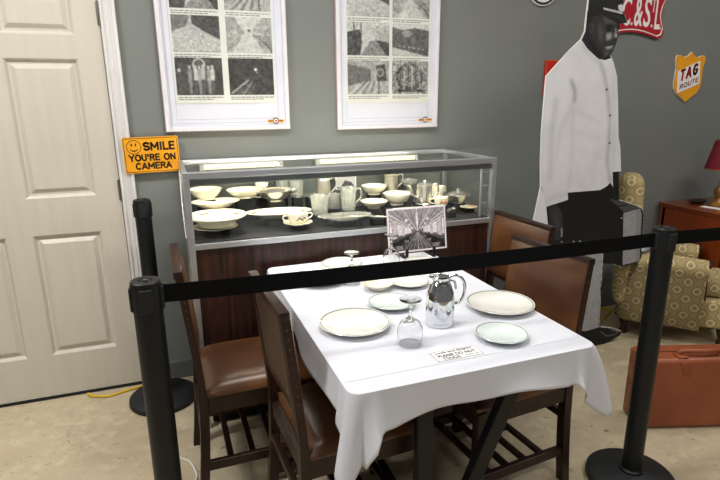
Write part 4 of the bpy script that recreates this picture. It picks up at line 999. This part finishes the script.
# white triangle of board left of the arm
img[aff([(541, 187), (533, 222), (515, 350), (560, 350), (552, 260), (548, 226), (546.5, 206)])] = .9
black = aff([(546, 205), (611, 180), (612, 262), (604, 264), (600, 340), (560, 344), (552, 260), (548, 226)]); img[black] = .1
# trouser highlight
img = np.where(black, .085+.03*n_c, img)
jac = aff([(581.5, 40), (575, 40), (560, 55), (540, 74), (538, 102), (537, 131), (539.5, 160), (541.3, 185), (545.5, 207), (568, 199.7), (567.6, 192.4), (600, 190), (607, 186), (610, 182.5), (613, 187), (617, 172), (625, 171), (625, 147), (622, 137), (622, 102), (620, 76), (611.5, 58), (605, 60), (598.5, 59), (588, 49.5)])
jv = .885+.035*(n_a-.5)+.03*(n_c-.5); img = np.where(jac, jv, img)
def jfold(L, v, r):
    tmp = np.zeros_like(img); pline(tmp, [gpt(*p) for p in L], r, 1.)
    for _ in range(26): tmp = (tmp+np.roll(tmp, 1, 0)+np.roll(tmp, -1, 0)+np.roll(tmp, 1, 1)+np.roll(tmp, -1, 1))/5
    img[jac] = (img+tmp*v)[jac]
jfold([(571, 80), (575, 92), (574, 101)], -.45, .006); jfold([(575, 100), (560, 130), (556, 160)], -.05, .012); jfold([(556, 100), (552, 130), (550, 180)], -.07, .02)
jfold([(568, 192), (572, 150), (573, 110)], -.07, .008); jfold([(575, 110), (598, 122)], -.05, .01); jfold([(575, 130), (600, 140)], -.04, .01); jfold([(577, 150), (603, 158)], -.03, .012)
jfold([(600, 62), (604, 74), (607.5, 92), (609.5, 117), (608.8, 140), (607, 162), (610, 182)], -.5, .0035); jfold([(582, 46), (590, 55), (598, 62)], -.25, .003); jfold([(613, 75), (614, 140), (612, 182)], -.06, .012)
jfold([(546, 200), (566, 193)], -.06, .012)
for u, v in ((606.5, 89.5), (610, 115.5), (609.5, 143)): disc(img, *gpt(u, v), .0085, .35, .0034)
# head, neck, hat
face = aff([(586, 20), (584.5, 31), (582, 39), (590, 49.5), (598.5, 58.5), (603, 58), (609, 55), (612, 52), (613.5, 49), (615, 45), (616, 41.5), (618, 38), (617, 33), (618, 24), (600, 14)])
img = np.where(face, .185+.05*(n_a-.5), img)
def soft(L, v, it=8):
    tmp = aff(L).astype(float)
    for _ in range(int(it*1.15)+1): tmp = (tmp+np.roll(tmp, 1, 0)+np.roll(tmp, -1, 0)+np.roll(tmp, 1, 1)+np.roll(tmp, -1, 1))/5
    img[face] = (img+tmp*v)[face]
soft([(583, 37), (592, 40), (603, 57), (596, 58)], -.08); soft([(586, 20), (592, 18), (592, 36), (586, 38)], -.07)
soft([(603, 16), (614, 19), (616, 24), (605, 24)], .13); soft([(614.6, 28), (616.6, 29), (617.4, 36.5), (615.2, 36.5)], .34, 3); soft([(606, 33), (612, 32.5), (611.5, 39), (606, 41)], .42, 8); soft([(598, 28), (604, 30), (603, 44), (599, 46)], .07, 10); soft([(613.4, 33), (617.2, 35.5), (617.2, 38.6), (613.4, 37.6)], .26, 3)
soft([(604, 44), (610, 43.5), (609, 48), (603, 52)], .10); soft([(605, 51), (610, 52), (607, 56), (603, 56)], .12); soft([(597, 22), (603, 22), (602, 40), (598, 40)], .05)
soft([(607, 27.5), (613, 27.5), (613, 31), (607, 31.5)], -.16, 3); soft([(606.5, 25.2), (613.5, 25.2), (613.5, 26.6), (606.5, 27)], -.16, 2)
soft([(610.5, 29), (612.3, 29), (612.3, 30.2), (610.5, 30.2)], .3, 1); soft([(614.5, 39), (616.5, 38.6), (616, 40.4), (613.5, 40.6)], -.16, 2)
soft([(605.5, 47), (612.8, 45.4), (612.5, 47.6), (607, 49)], .45, 2); soft([(605.5, 48.4), (612.5, 47.6), (611.5, 50.2), (607, 50.6)], .12, 2); soft([(604, 44.6), (611.5, 44), (612, 45.2), (604.5, 46.6)], -.1, 1)
soft([(589.2, 23), (593, 22.5), (593.5, 29), (591, 35), (588.8, 32)], .10, 3); soft([(590.3, 26), (592, 26), (591.5, 31), (590, 31)], -.1, 2)
hat = inpoly(gh, gw, gp(top[::-1]+sp([(588, 0), (586, 18), (596, 16), (604, 14), (612, 18), (619, 23), (627, 22.5), (624.5, 14), (623, 2)]), False)); img = np.where(hat, .07+.03*n_a, img)
img[aff([(603.5, 7.5), (612, 9.5), (618, 10.8), (623, 12.8), (622.5, 14.4), (616, 12.6), (609, 11), (603.5, 9.6)])] = .72
img[aff([(618, 5.5), (621, 4.2), (624, 6), (624.5, 11), (621, 12), (618.5, 9.5)])] = .8
img[aff([(608, 13.3), (619, 16), (624, 19), (625.5, 21.5), (622, 20.5), (615, 17.5)])] = .16
# hands
hand = aff([(548.5, 207), (557, 204.5), (562, 214), (563, 226), (560.5, 230), (561, 240), (550, 240), (549, 224)]); img = np.where(hand, .17+.06*n_a, img)
img[aff([(560.7, 228), (562.6, 228), (562.4, 237), (560.8, 237)])] = .55; img[aff([(553, 214), (557, 212), (560, 224), (557, 232)])] = .25
# right-hand suitcase of the print
img[aff([(600, 205), (611, 197.5), (622, 212), (621.5, 266), (612, 262), (600, 262)])] = .09
img[aff([(611, 197.8), (619, 200), (636, 205.5), (640, 208), (624, 212), (611, 200.5)])] = .30
lp = aff([(623.3, 213), (640, 208.5), (641.6, 214), (639.5, 261), (622.5, 265.3)]); img = np.where(lp, .62+.08*(n_b-.5), img)
lps = aff([(636, 210), (640, 208.5), (641.6, 214), (639.5, 261), (635.5, 262)]); img = np.where(lps, .56, img)
for L in ([(622.3, 211.5), (622, 265)], [(611, 198), (636, 205), (641, 208.5), (642.3, 214), (640, 261)], [(622, 265.8), (640, 261.3)]): pline(img, [gpt(*p) for p in L], .0045, .06)
pline(img, [gpt(*p) for p in ((613, 203), (617, 206), (623, 205.5), (627, 204.5))], .005, .12); disc(img, *gpt(621.6, 218), .006, .8, .0025)
img[aff([(612.5, 172), (618.6, 171.5), (618, 200), (613.5, 201)])] = .1; 
# left-hand suitcase
img[aff([(549, 241.5), (592, 240.5), (604, 249), (603, 266), (600, 328), (586, 332), (550, 332)])] = .12
for u, v in ((561.5, 241.8), (573.5, 241.5), (580, 241.2)): disc(img, *gpt(u, v), .007, .75, .002)
lp = aff([(579, 254), (602.5, 250), (601.5, 266), (598, 327.5), (586, 331), (579, 331)]); img = np.where(lp, .66+.07*(n_b-.5)-.05*(n_a-.5), img)
pline(img, [gpt(*p) for p in ((603, 250), (602, 266), (598.8, 327))], .003, .8)
for L in ([(588, 258), (583, 320)],): pline(img, [gpt(*p) for p in L], .0025, .5)
# shoe and floor shadow of the print
img[aff([(586, 332), (600, 327), (621.5, 330), (620, 336), (612, 341), (600, 345), (560, 348), (560, 332)])] = .09
pline(img, [gpt(*p) for p in ((601, 332), (606, 336), (614, 334.5), (619, 331.5), (611, 330))], .0035, .45)
rgbp = np.stack([img*.965, img*.962, img*.975], -1)
rgbp = np.clip(rgbp, 0, 1)
grid_print('print', rgbp, lambda U, V: np.stack([gx0-xo+(gx1-gx0)*U, np.full_like(U, -.0008), gz1-(gz1-gz0)*V], -1), M['printm'], st, keep=k0)

# ------------------------------------------------------------------ patterned armchair (faces away to the right)
ac = thing('armchair', 'tan upholstered armchair with cream medallion pattern and dark carved trim', 'armchair', (2.835, -.434, 0), math.atan2(-.69, .72))
# local: x forward, y from near arm (0) to far arm (AW)
AW = .5
def rbox(bm, x0, x1, y0, y1, z0, z1, bev, seg=4):
    r = bmesh.ops.create_cube(bm, size=1); vs = r['verts']
    for v in vs: v.co = Vector(((x0+x1)/2+v.co.x*(x1-x0), (y0+y1)/2+v.co.y*(y1-y0), (z0+z1)/2+v.co.z*(z1-z0)))
    es = list({e for v in vs for e in v.link_edges}); bmesh.ops.bevel(bm, geom=es, offset=bev, segments=seg, profile=.5, affect='EDGES'); return bm
def up(name, b):
    bmesh.ops.recalc_face_normals(b, faces=b.faces[:]); box_uv(b); return obj(name, b, M['uph'], ac, 50)
b = new(); rbox(b, .03, .64, .06, AW-.06, .12, .30, .025); up('seat_base', b)
b = new(); rbox(b, .12, .67, .105, AW-.105, .30, .43, .045); up('seat_cushion', b)
# one wrapped side panel each, rounded at the back corner
def side(y0, y1, s):
    b = new(); prof = []
    n = 10; rows_ = []
    for z, off in ((.115, .012), (.13, .0), (.25, -.008), (.38, -.004), (.46, .004), (.50, .012)):
        L = []
        for k in range(n+1): a = PI/2*k/n; L.append((.13-.13*math.sin(a), (y0+off*0)+(.13-.13*math.cos(a)) if s < 0 else y1-(.13-.13*math.cos(a))))
        L = [(.46, y0 if s < 0 else y1)]+[(.30, y0 if s < 0 else y1)]+[(.2, y0 if s < 0 else y1)]+L
        rows_.append([b.verts.new((x+(off*.4 if k > 2 else 0), y+off*(1 if s < 0 else -1)*.6, z)) for k, (x, y) in enumerate(L)])
    for A, B in zip(rows_, rows_[1:]):
        for k in range(len(A)-1): b.faces.new((A[k], A[k+1], B[k+1], B[k]))
    r = bmesh.ops.solidify(b, geom=b.faces[:], thickness=.05)
    return b
b = side(0, .1, -1); up('near_side', b)
b = side(AW-.1, AW, 1); up('far_side', b)
for y, nm in ((.055, 'near_arm_roll'), (AW-.055, 'far_arm_roll')):
    b = new(); tube(b, smoothpts([(.09, y, .50), (.14, y, .512), (.28, y, .505), (.46, y, .49)], 5), .06, 16, True); up(nm, b)
    b = new(); rbox(b, .08, .46, y-.03, y+.03, .2, .5, .01, 2); up('arm_inner', b)
    b = new(); tube(b, smoothpts([(.465, y-.045, .52), (.475, y+.0, .545), (.472, y+.045, .52), (.47, y+.05, .45), (.47, y+.02, .38), (.47, y, .30)], 5), .011, 8); obj('carved_trim', b, M['wood'], ac, 50)
# back: thick rounded slab leaning backwards
b = new(); rbox(b, -.03, .11, .03, AW-.22, .2, 1.035, .055, 5)
for v in b.verts:
    if v.co.z > .45: v.co.x -= .03*(v.co.z-.45)/.5
up('back_rest', b)
b = new(); 
for k, q in enumerate((.0, AW-.0)):
    tube(b, smoothpts([(.42, .02 if k == 0 else AW-.02, .118), (.2, .012 if k == 0 else AW-.012, .118), (.08, .03 if k == 0 else AW-.03, .118), (.01, .13 if k == 0 else AW-.13, .118)], 6), .014, 8)
obj('bottom_trim', b, M['wood'], ac, 50)
for x, y in ((.06, .1), (.06, AW-.1), (.6, .1), (.6, AW-.1)):
    b = new(); lathe(b, [(0, 0), (.022, 0), (.026, .02), (.018, .05), (.03, .09), (.034, .12), (0, .12)], 16, 1, 1, x, y, 0); obj('foot', b, M['wood'], ac, 50)
b = new(); r0 = np.random.default_rng(5); n = 8; V = [[b.verts.new((-.05+.1*i/n, -.035+.07*j/n, .012*r0.random()+.012*math.sin(PI*i/n))) for j in range(n+1)] for i in range(n+1)]
for i in range(n):
    for j in range(n): b.faces.new((V[i][j], V[i+1][j], V[i+1][j+1], V[i][j+1]))
bmesh.ops.solidify(b, geom=b.faces[:], thickness=.003)
q = Vector((2.835, -.434, 0))+Vector((.72, -.69, 0))*.12+Vector((.69, .72, 0))*.06
tag(obj('plastic_bag', b, M['tag'], None, None, (q.x, q.y, .576), .3), 'crumpled clear plastic bag lying on arm of patterned armchair', 'bag')

# ------------------------------------------------------------------ brown suitcase
SA = -.31; sc = thing('suitcase', 'old brown leather suitcase standing on the floor beside the armchair', 'suitcase', (2.178, -1.268, 0), SA)
L, Dp, Hh = .66, .165, .355
b = new(); rbox(b, 0, L, 0, Dp, .004, Hh, .022, 4); obj('body', b, M['tan'], sc, 40)
b = new()
for y in (.012, Dp-.012):
    pass
b = new(); rbox(b, -.002, .012, .008, Dp-.008, .012, Hh-.008, .006, 2); obj('end_panel', b, M['tanedge'], sc, 40)
b = new(); box(b, -.001, L+.001, Dp*.5-.002, Dp*.5+.002, .002, Hh+.0015); obj('seam', b, M['wood'], sc)
cxh = .27
b = new(); tube(b, smoothpts([(cxh-.11, .05, Hh+.004), (cxh-.09, .045, Hh+.022), (cxh, .03, Hh+.026), (cxh+.09, .045, Hh+.022), (cxh+.11, .05, Hh+.004)], 6), .011, 10); obj('handle', b, M['tan'], sc, 60)
for s in (-1, 1):
    b = new(); rbox(b, cxh+s*.105-.024, cxh+s*.105+.024, .012, .06, Hh-.002, Hh+.008, .004, 2); obj('handle_tab', b, M['tan'], sc, 50)
    b = new(); rbox(b, cxh+s*.105-.02, cxh+s*.105+.02, -.004, .004, Hh-.075, Hh-.012, .003, 2); 
    for v in b.verts: v.co.x += -s*(Hh-.012-v.co.z)*.35
    obj('strap_tab', b, M['tan'], sc, 50)

# ------------------------------------------------------------------ desk, lamp and small things on it
dk = thing('desk', 'cherry wood desk against the wall at the right edge', 'desk', (3.57, -.565, 0))
dz = .76
obj('top', bx(-.02, 1.0, -.02, .548, dz-.012, dz, .004), M['cherryt'], dk); obj('top_moulding', bx(-.012, .99, -.012, .545, dz-.03, dz-.012, .005), M['cherry'], dk)
obj('side_panel', bx(.0, .03, .03, .52, .16, dz-.03, .002), M['cherry'], dk); obj('body', bx(.03, .98, .03, .535, .3, dz-.03), M['cherry'], dk)
for x in (.0, .94):
    for y in (.0, .495):
        b = new(); box(b, x, x+.045, y, y+.045, .3, dz-.03, .003); lathe(b, [(0, 0), (.014, 0), (.018, .03), (.012, .07), (.022, .13), (.014, .17), (.022, .22), (.02, .28), (.022, .3)], 16, 1, 1, x+.0225, y+.0225, 0); obj('leg', b, M['cherry'], dk, 40)
for k in range(2):
    d = obj('drawer', bx(.1+.42*k, .48+.42*k, .018, .03, .52, .70, .003), M['cherryt'], dk)
    b = new(); lathe(b, [(0, 0), (.006, .0), (.006, .012), (.014, .02), (0, .026)], 14); bmesh.ops.rotate(b, verts=b.verts[:], matrix=Matrix.Rotation(PI/2, 3, 'X')); bmesh.ops.translate(b, verts=b.verts[:], vec=(.29+.42*k, .018, .61)); obj('knob', b, M['brass'], d, 40)
lp_ = at(717, 203, z=dz); lp_ = Vector((3.80, -.285, dz))
lm = thing('table_lamp', 'table lamp with burgundy shade and turned gilt base on the desk', 'lamp', lp_)
b = new(); lathe(b, [(0, 0), (.062, 0), (.064, .008), (.05, .016), (.036, .024), (.022, .04), (.02, .055), (.032, .07), (.04, .095), (.036, .12), (.02, .14), (.014, .155), (.018, .165), (.012, .175), (.012, .21), (.008, .24), (.008, .34), (0, .34)], 32); obj('base', b, M['bronze'], lm, 45)
b = new(); lathe(b, [(.118, .255), (.075, .45), (.073, .45), (.116, .255)], 40); obj('lamp_shade', b, M['shade'], lm, 60)
for prf in ([(.1185, .253), (.1185, .261), (.116, .261)], [(.076, .442), (.0755, .451), (.073, .451)]):
    b = new(); lathe(b, prf, 40); obj('shade_trim', b, M['bronze'], lm, 60)
b = new(); lathe(b, [(0, 0), (.04, 0), (.055, .012), (.06, .02), (.056, .021), (.04, .008), (0, .006)], 24, 1.15, .8)
for k in range(10): a = 2*PI*k/10; lathe(b, [(0, .02), (.008, .016), (0, .01)], 8, 1, 1, .066*math.cos(a), .046*math.sin(a), .006)
tag(obj('carved_dish', b, M['dish'], None, 45, at(697, 203, z=dz+.002)), 'small dark carved dish on the desk in front of the lamp', 'dish')
tag(obj('paper_slip', bx(-.09, .09, -.03, .03, 0, .002), M['card'], None, None, at(716, 208.5, z=dz+.001), -1.35), 'white paper slip lying on desk by the lamp', 'paper')

# ------------------------------------------------------------------ cords on the floor
def cord(nm, pts, r, m, lb):
    b = new(); tube(b, smoothpts(pts, 8), r, 8); return tag(obj(nm, b, m, None, 60), lb, 'cord')
f = lambda u, v, z=.007: tuple(at(u, v, z=z))
cord('yellow_cord', [f(88, 393.5), f(93, 396), f(108, 396), f(125, 391), f(140, 386.5), (.0, -.17, .058), (.1, -.13, .056), (.2, -.1, .04), (.29, -.012, .007)][:5]+[f(146, 384.5), f(160, 376), (.16, -.026, .007)], .0065, M['yellow'], 'yellow extension cord lying on the concrete along bottom of the door')
cord('white_power_lead', [(.045, -.165, .06), (.055, -.15, .5), (.06, -.15, .8), (.065, -.15, 1.0)], .0028, M['whitec'], 'thin white cord running down the barrier post beside the door frame')
cord('white_cable', [f(168, 452, .005), f(180, 458, .005), f(190, 462, .005), f(196, 472, .005), f(196, 480, .005), f(186, 500, .005)], .0045, M['whitec'], 'white cable looping on the floor by the near left barrier post')
cord('power_cord', [(2.0, -.03, .009), (2.3, -.1, .009), f(590, 325), f(602, 319, .008), f(608, 314, .008), f(609.5, 309, .008), (3.0, -.03, .009)], .008, M['yellow'], 'yellow power cord on the floor between cutout and armchair')
